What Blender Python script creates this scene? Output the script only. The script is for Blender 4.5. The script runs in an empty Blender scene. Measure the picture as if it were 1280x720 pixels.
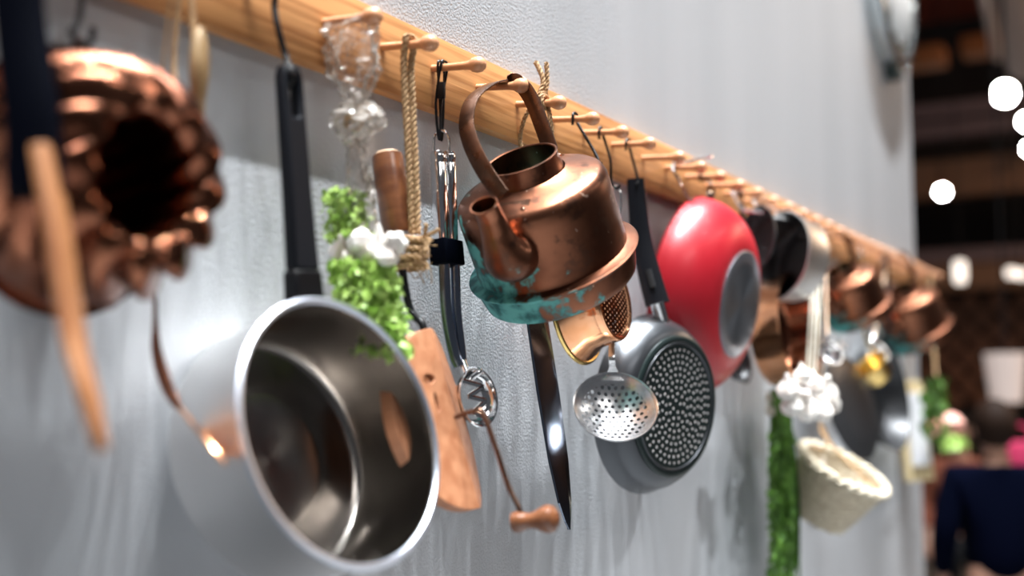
import bpy, bmesh, math, random
from math import sin, cos, pi, radians, sqrt
from mathutils import Vector as V, Matrix, Quaternion
random.seed(7)
sc = bpy.context.scene
COL = sc.collection

# ------------------------------------------------------------------ camera
FPX = 1450.0
YAW, PITCH = radians(30.52), radians(5.267)
CAM = V((0.0, -0.8787, 1.55))
FW = V((cos(YAW)*cos(PITCH), sin(YAW)*cos(PITCH), sin(PITCH)))
RT = FW.cross(V((0, 0, 1))).normalized()
UP = RT.cross(FW)
cd = bpy.data.cameras.new('camera'); cam = bpy.data.objects.new('camera', cd); COL.objects.link(cam)
cam.matrix_world = Matrix(((RT.x, UP.x, -FW.x, CAM.x), (RT.y, UP.y, -FW.y, CAM.y), (RT.z, UP.z, -FW.z, CAM.z), (0, 0, 0, 1)))
cd.sensor_width = 36.0; cd.lens = FPX*36/1280; cd.clip_start = 0.05; cd.clip_end = 100
cd.dof.use_dof = True; cd.dof.focus_distance = 1.62; cd.dof.aperture_fstop = 1.45
sc.camera = cam

# ------------------------------------------------------------------ light, world, exposure
w = bpy.data.worlds.new('hall_light'); sc.world = w; w.use_nodes = True
w.node_tree.nodes['Background'].inputs[0].default_value = (0.86, 0.90, 1.0, 1)
w.node_tree.nodes['Background'].inputs[1].default_value = 0.05
vs = sc.view_settings
vs.view_transform = 'Standard'; vs.look = 'None'; vs.gamma = 1; vs.use_curve_mapping = False
vs.exposure = 0.72

def spot(loc, target, power, size, radius, colour, blend=0.6):
    l = bpy.data.lights.new('wash_or_fill_spot', 'SPOT'); o = bpy.data.objects.new('wash_or_fill_spot', l); COL.objects.link(o)
    o.location = loc; o.rotation_euler = (V(target)-V(loc)).to_track_quat('-Z', 'Y').to_euler()
    l.energy = power; l.spot_size = radians(size); l.spot_blend = blend; l.shadow_soft_size = radius; l.color = colour
def area(loc, target, power, sx, sy, colour):
    l = bpy.data.lights.new('added_fill_area', 'AREA'); o = bpy.data.objects.new('added_fill_area', l); COL.objects.link(o)
    o.location = loc; o.rotation_euler = (V(target)-V(loc)).to_track_quat('-Z', 'Y').to_euler()
    l.shape = 'RECTANGLE'; l.size = sx; l.size_y = sy; l.energy = power; l.color = colour

WHITE = (0.94, 0.98, 1.0)
for i, x in enumerate((-1.9, -0.8, 0.2, 1.1, 1.95, 2.8, 3.75, 4.8)):
    spot((x, -1.12, 9.0), (x+0.05, -0.05, 1.5), 1230, 56, 0.045, WHITE, 0.9)
for x, y in ((0.1, -2.5), (1.7, -2.4), (3.5, -2.5)):
    spot((x, y, 6.2), (x+0.3, 0, 1.3), 30, 60, 0.06, WHITE)  # weak fill spots added out in the room, without fixtures
for x, z, p in ((2.4, 1.0, 420), (3.5, 1.0, 420)):
    spot((x-0.1, -3.4, 5.6), (x, 0, z), p, 14, 0.05, WHITE, 0.6)  # added spots, only to brighten the lower wall on the right
spot((0.0, -1.5, 5.5), (0.84, 0, 1.36), 170, 7, 0.03, WHITE, 0.5)  # added narrow spot, brightens the wall beside the saucepan
spot((1.2, -1.5, 5.5), (1.62, 0, 1.30), 110, 9, 0.03, WHITE, 0.5)  # added narrow spot, brightens the wall below the kettle
area((0.2, -2.6, 3.9), (1.0, 0, 1.6), 9, 1.4, 0.5, (1, 0.99, 0.98))  # added soft fill, no real panel hangs here
area((3.6, -3.4, 4.4), (3.0, 0, 1.6), 9, 2.4, 0.35, (1, 0.96, 0.9))  # second added soft fill, further along the rail
area((8.8, -3.5, 4.7), (9.4, -3.0, 0), 110, 3, 3, (1, 0.70, 0.48))  # added warm fill that lifts the dark hall

# ------------------------------------------------------------------ placing: a pixel of the photograph's frame meets a plane of the place
def ray(px, py): return FW + RT*((px-640)/FPX) + UP*((360-py)/FPX)
def W(px, py, off):                       # on a plane parallel to the wall, off metres in front of it
    v = ray(px, py); return CAM + v*((-off-CAM.y)/v.y)
def XP(px, py, x):                        # on the plane across the wall through a peg
    v = ray(px, py); return CAM + v*((x-CAM.x)/v.x)
def DP(px, py, d): return CAM + ray(px, py)*d
def depth(p): return (V(p)-CAM).dot(FW)
def pxm(p): return depth(p)/FPX           # metres a pixel spans at p
def axis(px, py, c, ang):                 # a direction that leans c towards the viewer, the rest at ang degrees
    v = ray(px, py).normalized(); r = (RT - v*RT.dot(v)).normalized(); u = r.cross(v)
    a = radians(ang); s = sqrt(max(0, 1-c*c))
    return (-v*c + (r*cos(a)+u*sin(a))*s).normalized()
def frame(loc, z, xh=(0, 0, 1)):          # matrix with the given z axis, x axis near xh
    z = V(z).normalized(); x = V(xh); x = (x - z*x.dot(z)).normalized(); y = z.cross(x)
    return Matrix(((x.x, y.x, z.x, loc[0]), (x.y, y.y, z.y, loc[1]), (x.z, y.z, z.z, loc[2]), (0, 0, 0, 1)))

# ------------------------------------------------------------------ materials
def rgba(c): return (c[0], c[1], c[2], 1)
def mat(name, col, rough=0.5, metal=0.0, var=None, scale=(20, 20, 20), bump=0, bscale=None, rvar=0, detail=4, emit=0, trans=0, coat=0, contrast=(0.35, 0.65), spec=None):
    m = bpy.data.materials.new(name); m.use_nodes = True
    nt = m.node_tree; N = nt.nodes; L = nt.links; b = N['Principled BSDF']
    b.inputs['Base Color'].default_value = rgba(col); b.inputs['Roughness'].default_value = rough; b.inputs['Metallic'].default_value = metal
    if coat: b.inputs['Coat Weight'].default_value = coat; b.inputs['Coat Roughness'].default_value = 0.08
    if spec is not None: b.inputs['Specular IOR Level'].default_value = spec
    if trans: b.inputs['Transmission Weight'].default_value = trans
    if emit: b.inputs['Emission Color'].default_value = rgba(col); b.inputs['Emission Strength'].default_value = emit
    if var or bump or rvar:
        tc = N.new('ShaderNodeTexCoord'); mp = N.new('ShaderNodeMapping'); mp.inputs['Scale'].default_value = scale
        L.new(tc.outputs['Object'], mp.inputs[0])
        nz = N.new('ShaderNodeTexNoise'); nz.inputs['Scale'].default_value = 1; nz.inputs['Detail'].default_value = detail
        L.new(mp.outputs[0], nz.inputs['Vector'])
        if var:
            cr = N.new('ShaderNodeValToRGB'); e = cr.color_ramp.elements
            e[0].position, e[1].position = contrast; e[0].color = rgba(col); e[1].color = rgba(var)
            L.new(nz.outputs['Fac'], cr.inputs[0]); L.new(cr.outputs[0], b.inputs['Base Color'])
        if rvar:
            mr = N.new('ShaderNodeMapRange'); mr.inputs['To Min'].default_value = max(0.02, rough-rvar); mr.inputs['To Max'].default_value = rough+rvar
            mr.inputs['From Min'].default_value = .3; mr.inputs['From Max'].default_value = .7
            L.new(nz.outputs['Fac'], mr.inputs[0]); L.new(mr.outputs[0], b.inputs['Roughness'])
        if bump:
            n2 = nz
            if bscale:
                mp2 = N.new('ShaderNodeMapping'); mp2.inputs['Scale'].default_value = bscale; L.new(tc.outputs['Object'], mp2.inputs[0])
                n2 = N.new('ShaderNodeTexNoise'); n2.inputs['Scale'].default_value = 1; n2.inputs['Detail'].default_value = 3; L.new(mp2.outputs[0], n2.inputs['Vector'])
            bp = N.new('ShaderNodeBump'); bp.inputs['Strength'].default_value = bump; bp.inputs['Distance'].default_value = 0.002
            L.new(n2.outputs['Fac'], bp.inputs['Height']); L.new(bp.outputs[0], b.inputs['Normal'])
    return m

M = {}
M['wall'] = mat('grey_paint', (0.49, 0.50, 0.525), 0.45, var=(0.44, 0.455, 0.48), scale=(5, 5, 0.4), bump=0.7, bscale=(260, 260, 260))
M['rail_wood'] = mat('oak_rail', (0.66, 0.31, 0.115), 0.42, var=(0.36, 0.135, 0.038), scale=(4, 60, 120), bump=0.2, detail=3, contrast=(0.42, 0.70))
M['peg_wood'] = mat('peg_beech', (0.70, 0.34, 0.18), 0.35, var=(0.55, 0.23, 0.10), scale=(60, 12, 60), coat=0.3)
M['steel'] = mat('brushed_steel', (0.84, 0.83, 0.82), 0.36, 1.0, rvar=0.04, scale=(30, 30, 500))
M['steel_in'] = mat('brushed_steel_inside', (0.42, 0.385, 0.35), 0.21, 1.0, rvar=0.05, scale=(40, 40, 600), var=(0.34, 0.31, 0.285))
M['rim_steel'] = mat('satin_steel_rim', (0.72, 0.77, 0.88), 0.30, 0.95)
M['satin'] = mat('satin_steel', (0.88, 0.88, 0.89), 0.26, 1.0)
M['chrome'] = mat('polished_steel', (0.86, 0.86, 0.87), 0.07, 1.0)
M['black_metal'] = mat('black_metal', (0.004, 0.004, 0.005), 0.35, 0.0, spec=0.2)
M['black_plastic'] = mat('black_plastic', (0.008, 0.009, 0.012), 0.40, spec=0.12)
M['grey_plastic'] = mat('dark_grey_plastic', (0.006, 0.0065, 0.009), 0.36, spec=0.15)
M['navy'] = mat('navy_black_plastic', (0.001, 0.0015, 0.004), 0.6, spec=0.02)
M['blade'] = mat('steel_dark_reflection', (0.26, 0.30, 0.38), 0.16, 1.0)  # polished steel, dark reflection of the hall put into its base colour
M['copper'] = mat('polished_copper', (0.93, 0.48, 0.27), 0.16, 1.0, var=(0.84, 0.38, 0.18), scale=(30, 30, 30), bump=0.15, rvar=0.05)
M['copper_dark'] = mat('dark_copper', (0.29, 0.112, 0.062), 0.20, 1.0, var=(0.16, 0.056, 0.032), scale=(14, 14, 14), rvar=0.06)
M['copper_old'] = mat('aged_copper_strip', (0.20, 0.115, 0.08), 0.30, 1.0, var=(0.12, 0.066, 0.046), scale=(35, 35, 35), rvar=0.08)
M['brass'] = mat('brass', (0.85, 0.60, 0.22), 0.2, 1.0)
M['hemp'] = mat('hemp_twine', (0.52, 0.34, 0.18), 0.85, var=(0.28, 0.15, 0.065), scale=(300, 300, 300))
M['pale_twine'] = mat('pale_cotton_tape', (0.74, 0.69, 0.58), 0.85, var=(0.60, 0.54, 0.43), scale=(60, 60, 60))
M['brown_wood'] = mat('brown_wood', (0.23, 0.085, 0.035), 0.30, var=(0.12, 0.040, 0.018), scale=(60, 60, 7), coat=0.4)
M['warm_wood'] = mat('warm_wood', (0.40, 0.17, 0.065), 0.45, var=(0.28, 0.10, 0.035), scale=(70, 70, 6))
M['worn_wood'] = mat('worn_reddish_wood', (0.50, 0.225, 0.115), 0.5, var=(0.34, 0.125, 0.055), scale=(45, 45, 9), bump=0.2)
M['end_wood'] = mat('pale_wood_end', (0.72, 0.50, 0.32), 0.5)
M['tan_wood'] = mat('tan_wood', (0.42, 0.28, 0.14), 0.5, var=(0.26, 0.15, 0.06), scale=(40, 40, 10))
M['garlic'] = mat('garlic_skin', (0.86, 0.82, 0.77), 0.5, var=(0.72, 0.60, 0.52), scale=(50, 50, 12), contrast=(0.45, 0.75))
M['herb'] = mat('green_herb', (0.20, 0.38, 0.04), 0.5, var=(0.48, 0.66, 0.17), scale=(70, 70, 70))
M['herb_dark'] = mat('dark_green_leaf', (0.030, 0.095, 0.006), 0.6, var=(0.085, 0.20, 0.015), scale=(40, 40, 40))
M['red'] = mat('red_enamel', (0.40, 0.008, 0.017), 0.36, var=(0.45, 0.012, 0.024), scale=(10, 10, 10), coat=0.06)
M['wok_base'] = mat('spun_metal', (0.36, 0.39, 0.44), 0.28, 0.9)
M['pan_grey'] = mat('grey_metallic_paint', (0.072, 0.076, 0.084), 0.30, 0.75)
M['pan_black'] = mat('black_pan_base', (0.018, 0.03, 0.03), 0.3, 0.3)
M['dimple'] = mat('pale_dimples', (0.62, 0.60, 0.60), 0.35, 0.5)
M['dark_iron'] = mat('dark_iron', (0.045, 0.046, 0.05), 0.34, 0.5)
M['wicker'] = mat('white_wicker', (0.70, 0.63, 0.50), 0.7, var=(0.52, 0.44, 0.32), scale=(80, 80, 80))
M['cream'] = mat('cream_wood', (0.75, 0.60, 0.35), 0.5)
M['white'] = mat('white_enamel', (0.80, 0.80, 0.86), 0.35)
M['pink'] = mat('pink_petal', (0.82, 0.26, 0.22), 0.5, var=(0.9, 0.55, 0.45), scale=(20, 20, 20))
M['hot_pink'] = mat('pink_cloth', (0.80, 0.05, 0.16), 0.7)
M['skin'] = mat('skin', (0.55, 0.29, 0.20), 0.5)
M['hair'] = mat('dark_hair', (0.020, 0.009, 0.005), 0.7, spec=0.15)
M['jacket'] = mat('navy_cloth', (0.0006, 0.0016, 0.009), 0.95, spec=0.05)
M['rust'] = mat('rust_cloth', (0.30, 0.085, 0.045), 0.85)
M['trousers'] = mat('black_cloth', (0.008, 0.008, 0.010), 0.9)
M['hall_dark'] = mat('dark_hall_paint', (0.010, 0.007, 0.006), 0.8)
M['hall_brown'] = mat('brown_beam_paint', (0.20, 0.10, 0.055), 0.7)
M['hall_mauve'] = mat('grey_beam_paint', (0.16, 0.11, 0.115), 0.7)
M['hall_red'] = mat('dark_red_ceiling', (0.34, 0.060, 0.03), 0.8)
M['orange_highlight'] = mat('orange_highlight', (0.30, 0.10, 0.025), 0.7)
M['stud'] = mat('brown_round_end', (0.16, 0.065, 0.032), 0.6)
M['floor'] = mat('pale_floor', (0.27, 0.275, 0.28), 0.5, var=(0.23, 0.235, 0.24), scale=(2, 2, 2))
M['duct'] = mat('grey_duct', (0.62, 0.50, 0.44), 0.5, 0.3)
M['lamp'] = mat('lamp_glow', (1, 0.99, 0.96), 0.4, emit=60)
M['lamp_soft'] = mat('lamp_glow_soft', (1, 0.90, 0.80), 0.4, emit=1.1)
M['shade'] = mat('pale_lampshade', (0.80, 0.66, 0.60), 0.6, emit=0.25)
M['sign_white'] = mat('white_sign_face', (0.82, 0.84, 0.85), 0.3)
M['sign_chrome'] = mat('sign_metal', (0.62, 0.68, 0.70), 0.16, 0.9)
M['sign_dark'] = mat('sign_dark', (0.03, 0.05, 0.05), 0.4)

def brushed(m, an, around=True):
    nt = m.node_tree; b = nt.nodes['Principled BSDF']; t = nt.nodes.new('ShaderNodeTangent'); t.direction_type = 'RADIAL'; t.axis = 'Z'
    nt.links.new(t.outputs[0], b.inputs['Tangent']); b.inputs['Anisotropic'].default_value = an; b.inputs['Anisotropic Rotation'].default_value = 0.0 if around else 0.25
brushed(M['steel'], .6); brushed(M['steel_in'], .75); brushed(M['wok_base'], .8)
def cellophane():
    m = bpy.data.materials.new('cellophane'); m.use_nodes = True; nt = m.node_tree; N = nt.nodes; L = nt.links
    N.remove(N['Principled BSDF']); out = N['Material Output']
    t = N.new('ShaderNodeBsdfTransparent'); t.inputs[0].default_value = (0.93, 0.90, 0.87, 1)
    g = N.new('ShaderNodeBsdfGlossy'); g.inputs['Roughness'].default_value = 0.16
    d = N.new('ShaderNodeBsdfDiffuse'); d.inputs[0].default_value = (0.8, 0.74, 0.68, 1)
    m1 = N.new('ShaderNodeMixShader'); m1.inputs[0].default_value = 0.5; L.new(g.outputs[0], m1.inputs[1]); L.new(d.outputs[0], m1.inputs[2])
    lw = N.new('ShaderNodeLayerWeight'); lw.inputs[0].default_value = 0.62
    tc = N.new('ShaderNodeTexCoord'); mp = N.new('ShaderNodeMapping'); mp.inputs['Scale'].default_value = (120, 120, 60); L.new(tc.outputs['Object'], mp.inputs[0])
    nz = N.new('ShaderNodeTexNoise'); nz.inputs['Scale'].default_value = 1; L.new(mp.outputs[0], nz.inputs[0])
    bp = N.new('ShaderNodeBump'); bp.inputs['Strength'].default_value = 0.9; bp.inputs['Distance'].default_value = 0.004; L.new(nz.outputs[0], bp.inputs['Height'])
    L.new(bp.outputs[0], g.inputs['Normal']); L.new(bp.outputs[0], lw.inputs['Normal'])
    m2 = N.new('ShaderNodeMixShader'); L.new(lw.outputs['Facing'], m2.inputs[0]); L.new(t.outputs[0], m2.inputs[1]); L.new(m1.outputs[0], m2.inputs[2])
    L.new(m2.outputs[0], out.inputs[0]); return m
M['cello'] = cellophane()

def kettle_copper():                      # brown copper, worn, with a verdigris stain low on the spout side
    m = bpy.data.materials.new('aged_copper_with_verdigris'); m.use_nodes = True; nt = m.node_tree; N = nt.nodes; L = nt.links; b = N['Principled BSDF']
    tc = N.new('ShaderNodeTexCoord')
    def noise(s, d=4):
        n = N.new('ShaderNodeTexNoise'); n.inputs['Scale'].default_value = s; n.inputs['Detail'].default_value = d; L.new(tc.outputs['Object'], n.inputs['Vector']); return n
    def mixc(f, a, bb):
        x = N.new('ShaderNodeMix'); x.data_type = 'RGBA'
        if f is not None: L.new(f, x.inputs[0])
        for k, s in ((6, a), (7, bb)):
            if isinstance(s, tuple): x.inputs[k].default_value = rgba(s)
            else: L.new(s, x.inputs[k])
        return x
    def ramp(src, p0, p1):
        r = N.new('ShaderNodeMapRange'); r.interpolation_type = 'SMOOTHSTEP'; r.inputs['From Min'].default_value = p0; r.inputs['From Max'].default_value = p1; L.new(src, r.inputs[0]); return r.outputs[0]
    n1 = noise(11); n2 = noise(45, 6); n3 = noise(95, 2)
    c1 = mixc(ramp(n1.outputs[0], .35, .68), (0.25, 0.10, 0.056), (0.10, 0.038, 0.022))
    c2 = mixc(ramp(n2.outputs[0], .54, .66), c1.outputs[2], (0.11, 0.05, 0.032))
    c3 = mixc(ramp(n3.outputs[0], .70, .76), c2.outputs[2], (0.62, 0.42, 0.32))
    sep = N.new('ShaderNodeSeparateXYZ'); L.new(tc.outputs['Object'], sep.inputs[0])
    def mth(op, a, bb=None, c=None):
        x = N.new('ShaderNodeMath'); x.operation = op
        for k, s in enumerate((a, bb, c)):
            if s is None: continue
            if isinstance(s, (int, float)): x.inputs[k].default_value = s
            else: L.new(s, x.inputs[k])
        return x.outputs[0]
    # stain: side at +y (left of the spout), fading upwards
    side = mth('MULTIPLY_ADD', sep.outputs['Y'], -7.0, 0.55)
    fx = mth('MULTIPLY_ADD', sep.outputs['X'], 0.0, 0.0)
    low = mth('MULTIPLY_ADD', sep.outputs['Z'], -9.0, 0.55)
    s = mth('ADD', mth('ADD', side, low), fx)
    s = mth('ADD', s, mth('MULTIPLY_ADD', n2.outputs[0], 2.4, -1.3))
    mask = ramp(s, 0.72, 1.08)
    teal = mixc(ramp(n2.outputs[0], .35, .65), (0.006, 0.10, 0.105), (0.12, 0.43, 0.41))
    c4 = mixc(mask, c3.outputs[2], teal.outputs[2])
    L.new(c4.outputs[2], b.inputs['Base Color'])
    L.new(mth('SUBTRACT', 1.0, mth('MULTIPLY', mask, 0.9)), b.inputs['Metallic'])
    L.new(mth('ADD', mth('MULTIPLY_ADD', n1.outputs[0], 0.24, 0.24), mth('MULTIPLY', mask, 0.35)), b.inputs['Roughness'])
    bp = N.new('ShaderNodeBump'); bp.inputs['Strength'].default_value = 0.12; bp.inputs['Distance'].default_value = 0.002; L.new(n2.outputs[0], bp.inputs['Height']); L.new(bp.outputs[0], b.inputs['Normal'])
    return m
M['kettle'] = kettle_copper()

# ------------------------------------------------------------------ mesh helpers
def B(): return bmesh.new()
def lathe(b, prof, seg=48, T=None, a0=0.0, a1=2*pi, rfun=None):
    full = abs(a1-a0-2*pi) < 1e-6; n = seg if full else seg+1; rings = []
    for r, z in prof:
        if r < 1e-6: v = V((0, 0, z)); rings.append([b.verts.new(T @ v if T else v)]); continue
        ring = []
        for i in range(n):
            a = a0+(a1-a0)*i/seg; rr = r*(rfun(a, r, z) if rfun else 1); v = V((rr*cos(a), rr*sin(a), z)); ring.append(b.verts.new(T @ v if T else v))
        rings.append(ring)
    for p, q in zip(rings, rings[1:]):
        for i in range(seg):
            j = (i+1) % n
            if len(p) == 1 and len(q) == 1: continue
            if len(p) == 1: b.faces.new((p[0], q[i], q[j]))
            elif len(q) == 1: b.faces.new((p[i], q[0], p[j]))
            else: b.faces.new((p[i], q[i], q[j], p[j]))
def smooth(pts, n=6, closed=False):
    pts = [V(p) for p in pts]; out = []; m = len(pts)
    for i in range(m if closed else m-1):
        g = lambda k: pts[k % m] if closed else pts[min(max(k, 0), m-1)]
        p0, p1, p2, p3 = g(i-1), g(i), g(i+1), g(i+2)
        for k in range(n):
            t = k/n; out.append(0.5*((2*p1)+(p2-p0)*t+(2*p0-5*p1+4*p2-p3)*t*t+(3*p1-p0-3*p2+p3)*t**3))
    if not closed: out.append(pts[-1])
    return out
def tang(pts, i, closed=False):
    n = len(pts)
    t = pts[(i+1) % n]-pts[i-1] if closed else pts[min(i+1, n-1)]-pts[max(i-1, 0)]
    return t.normalized() if t.length > 1e-9 else V((0, 0, 1))
def frames(pts, hint=None, closed=False):
    t = tang(pts, 0, closed); h = V(hint) if hint else (V((0, 0, 1)) if abs(t.z) < 0.9 else V((1, 0, 0)))
    n = (h-t*h.dot(t)).normalized(); out = []
    for i in range(len(pts)):
        t2 = tang(pts, i, closed); n = (t.rotation_difference(t2) @ n); n = (n-t2*n.dot(t2)).normalized(); t = t2
        out.append((t, n, t.cross(n)))
    return out
def sweep(b, pts, sec, hint=None, closed=False, caps=True, scale=None, fr=None):   # sec: (u, v) loop in the frame's normal and binormal
    pts = [V(p) for p in pts]; fr = fr or frames(pts, hint, closed); rings = []
    for i, p in enumerate(pts):
        s = 1 if scale is None else (scale(i/(len(pts)-1)) if callable(scale) else scale[i])
        su, sv = s if isinstance(s, tuple) else (s, s)
        rings.append([b.verts.new(p+fr[i][1]*(u*su)+fr[i][2]*(v*sv)) for u, v in sec])
    k = len(sec)
    pairs = list(zip(rings, rings[1:]))+([(rings[-1], rings[0])] if closed else [])
    for p, q in pairs:
        for i in range(k): b.faces.new((p[i], p[(i+1) % k], q[(i+1) % k], q[i]))
    if caps and not closed: b.faces.new(rings[0][::-1]); b.faces.new(rings[-1])
def circ(r, n=8): return [(r*cos(2*pi*i/n), r*sin(2*pi*i/n)) for i in range(n)]
def rrect(wd, th, c=0.25, n=3):
    r = min(wd, th)*c; out = []
    for cx, cy, a in ((wd/2-r, th/2-r, 0), (-wd/2+r, th/2-r, pi/2), (-wd/2+r, -th/2+r, pi), (wd/2-r, -th/2+r, 1.5*pi)):
        for i in range(n): out.append((cx+r*cos(a+pi/2*i/(n-1)), cy+r*sin(a+pi/2*i/(n-1))))
    return out
def tube(b, pts, r, n=8, closed=False, scale=None): sweep(b, pts, circ(r, n), closed=closed, scale=scale)
def rope(b, pts, r, strands=3, pitch=0.014, step=0.0028, n=5):
    pts = [V(p) for p in pts]; L = [0]
    for p, q in zip(pts, pts[1:]): L.append(L[-1]+(q-p).length)
    m = max(6, int(L[-1]/step)); rs = []; k = 0
    for i in range(m+1):
        d = L[-1]*i/m
        while k < len(L)-2 and L[k+1] < d: k += 1
        t = (d-L[k])/max(1e-9, L[k+1]-L[k]); rs.append(pts[k].lerp(pts[k+1], t))
    fr = frames(rs)
    for s in range(strands):
        path = []
        for i, p in enumerate(rs):
            a = 2*pi*(L[-1]*i/m/pitch+s/strands); path.append(p+fr[i][1]*(0.5*r*cos(a))+fr[i][2]*(0.5*r*sin(a)))
        tube(b, path, 0.56*r, n)
def plate(b, outline, holes=(), th=0.004, T=None):     # flat outline (x, y) with holes, extruded along z, centred
    es = []
    for loop in [outline]+list(holes):
        vs_ = [b.verts.new((x, y, -th/2)) for x, y in loop]
        es += [b.edges.new((vs_[i], vs_[(i+1) % len(vs_)])) for i in range(len(vs_))]
    g = bmesh.ops.triangle_fill(b, edges=es, use_beauty=True, use_dissolve=False)
    fs = [f for f in g['geom'] if isinstance(f, bmesh.types.BMFace)]
    x = bmesh.ops.extrude_face_region(b, geom=fs)
    vv = [e for e in x['geom'] if isinstance(e, bmesh.types.BMVert)]
    bmesh.ops.translate(b, verts=vv, vec=(0, 0, th))
    allv = set(vv) | {v for f in fs for v in f.verts}
    if T:
        for v in allv: v.co = T @ v.co
def ell(cx, cy, rx, ry, n=24, a0=0): return [(cx+rx*cos(a0+2*pi*i/n), cy+ry*sin(a0+2*pi*i/n)) for i in range(n)]
def box(b, c, s, T=None, bev=0.0):
    g = bmesh.ops.create_cube(b, size=1.0); vs_ = g['verts']
    for v in vs_: v.co = V((v.co.x*s[0]+c[0], v.co.y*s[1]+c[1], v.co.z*s[2]+c[2]))
    if bev:
        ed = list({e for v in vs_ for e in v.link_edges}); r = bmesh.ops.bevel(b, geom=ed, offset=bev, segments=2, affect='EDGES', profile=0.5); vs_ = r['verts']
    if T:
        for v in {v for v in vs_}: v.co = T @ v.co
def ball(b, c, r, sc_=(1, 1, 1), T=None, u=16, v=10):
    g = bmesh.ops.create_uvsphere(b, u_segments=u, v_segments=v, radius=r)
    for q in g['verts']:
        q.co = V((q.co.x*sc_[0]+c[0], q.co.y*sc_[1]+c[1], q.co.z*sc_[2]+c[2]))
        if T: q.co = T @ q.co
def perforated(b, n, cell, keep, lift, hole=0.32, th=0.0012, seg=8):       # staggered holes punched through a sheet; lift maps (x, y) to a point
    hh = cell*0.866
    for j in range(-n, n+1):
        for i in range(-n, n+1):
            cx = (i+0.5*(j % 2))*cell; cy = j*hh
            if not keep(cx, cy): continue
            o = [(cx+cell*0.5774*cos(radians(30+60*k)), cy+cell*0.5774*sin(radians(30+60*k))) for k in range(6)]
            o2 = []
            for k in range(6): a = o[k]; c = o[(k+1) % 6]; o2 += [a, ((a[0]+c[0])/2, (a[1]+c[1])/2)]
            ii = [(cx+cell*hole*cos(radians(30*(k+1))), cy+cell*hole*sin(radians(30*(k+1)))) for k in range(12)]
            A = [b.verts.new(lift(*p)) for p in o2]; C = [b.verts.new(lift(*p)) for p in ii]
            for k in range(12): b.faces.new((A[k], A[(k+1) % 12], C[(k+1) % 12], C[k]))
    bmesh.ops.remove_doubles(b, verts=b.verts, dist=cell*0.02)

def link(name, b, m, parent=None, T=None, ang=38, bevel=0, loc=None):
    if T is not None: bmesh.ops.transform(b, matrix=T, verts=b.verts)
    bmesh.ops.recalc_face_normals(b, faces=b.faces)
    me = bpy.data.meshes.new(name); b.to_mesh(me); b.free(); me.materials.append(m)
    me.polygons.foreach_set('use_smooth', [True]*len(me.polygons)); me.set_sharp_from_angle(angle=radians(ang))
    o = bpy.data.objects.new(name, me); COL.objects.link(o)
    if parent: o.parent = parent
    if loc is not None: o.location = loc
    if bevel:
        md = o.modifiers.new('edge', 'BEVEL'); md.width = bevel; md.segments = 2; md.limit_method = 'ANGLE'; md.angle_limit = radians(40)
    return o
INV = {}
def thing(name, label, cat, T, group=None):
    o = bpy.data.objects.new(name, None); COL.objects.link(o); o.empty_display_size = 0.02
    if not isinstance(T, Matrix): T = Matrix.Translation(V(T))
    o.matrix_world = T; INV[o] = T.inverted(); o['label'] = label; o['category'] = cat
    if group: o['group'] = group
    return o
def tag(o, label, cat, group=None):
    o['label'] = label; o['category'] = cat
    if group: o['group'] = group
    return o
def stuff(o): o['kind'] = 'stuff'; return o
def struct(name, b, m, **k): o = link(name, b, m, **k); o['kind'] = 'structure'; return o
def wl(root): return INV[root]            # world -> the thing's own coordinates
def single(name, b, m, label, cat, base, group=None, **k):      # a thing that is one mesh; mesh given in world coordinates
    base = V(base); o = link(name, b, m, T=Matrix.Translation(-base), loc=base, **k); return tag(o, label, cat, group)

# ------------------------------------------------------------------ the setting
WALL_END = 4.415
b = B(); box(b, ((-1.2+WALL_END)/2, 0.09, 1.75), (WALL_END+1.2, 0.18, 3.5)); struct('wall_left', b, M['wall'])
b = B(); box(b, (5, -2, -0.05), (16, 18, 0.1)); struct('floor', b, M['floor'])
b = B(); box(b, (12.55, -1, 3), (0.1, 16, 6)); struct('wall_far', b, M['hall_dark'])
b = B(); box(b, (9.6, -1, 5.5), (6.0, 16, 0.1)); struct('ceiling', b, M['hall_red'])

# ------------------------------------------------------------------ the peg rail
RAIL_T, RAIL_TOP, RAIL_BOT, PEG_Z = 0.02, 2.029, 1.929, 1.983
rail = thing('peg_rail', 'long oak rail with a row of turned wooden pegs along the grey wall', 'rail', (2.1, 0, RAIL_BOT))
b = B(); box(b, (2.14, -RAIL_T/2, (RAIL_TOP+RAIL_BOT)/2), (4.66, RAIL_T, RAIL_TOP-RAIL_BOT), bev=0.0012); link('board', b, M['rail_wood'], rail, wl(rail))
PX = {i: 1.0261+0.1114*i for i in range(-7, 31)}
for i, x in ((-1, 0.897), (-2, 0.780), (-3, 0.664), (-4, 0.548), (6, 1.690), (7, 1.800), (8, 1.929), (9, 2.036)): PX[i] = x
peg0 = None
for i in range(-5, 31):
    if peg0 is None:
        b = B()
        lathe(b, [(0, 0), (0.0052, 0), (0.0050, 0.02), (0.0052, 0.05), (0.0066, 0.061), (0.0094, 0.0655), (0.0106, 0.0715), (0.0100, 0.077), (0.0072, 0.0815), (0.0035, 0.0832), (0, 0.0836)], 20)
        peg0 = link('peg', b, M['peg_wood'], rail, Matrix.Rotation(radians(90), 4, 'X'))
        o = peg0
    else:
        o = peg0.copy(); COL.objects.link(o)
    o.parent = rail; o.location = wl(rail) @ V((PX[i], -RAIL_T+0.001, PEG_Z)); o.rotation_euler = (radians(5.0+random.uniform(-1, 1)), 0, radians(random.uniform(-1.2, 1.2)))
def peg_top(i, off): return V((PX[i], -off, PEG_Z-(off-RAIL_T)*0.09+0.0052))

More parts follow.
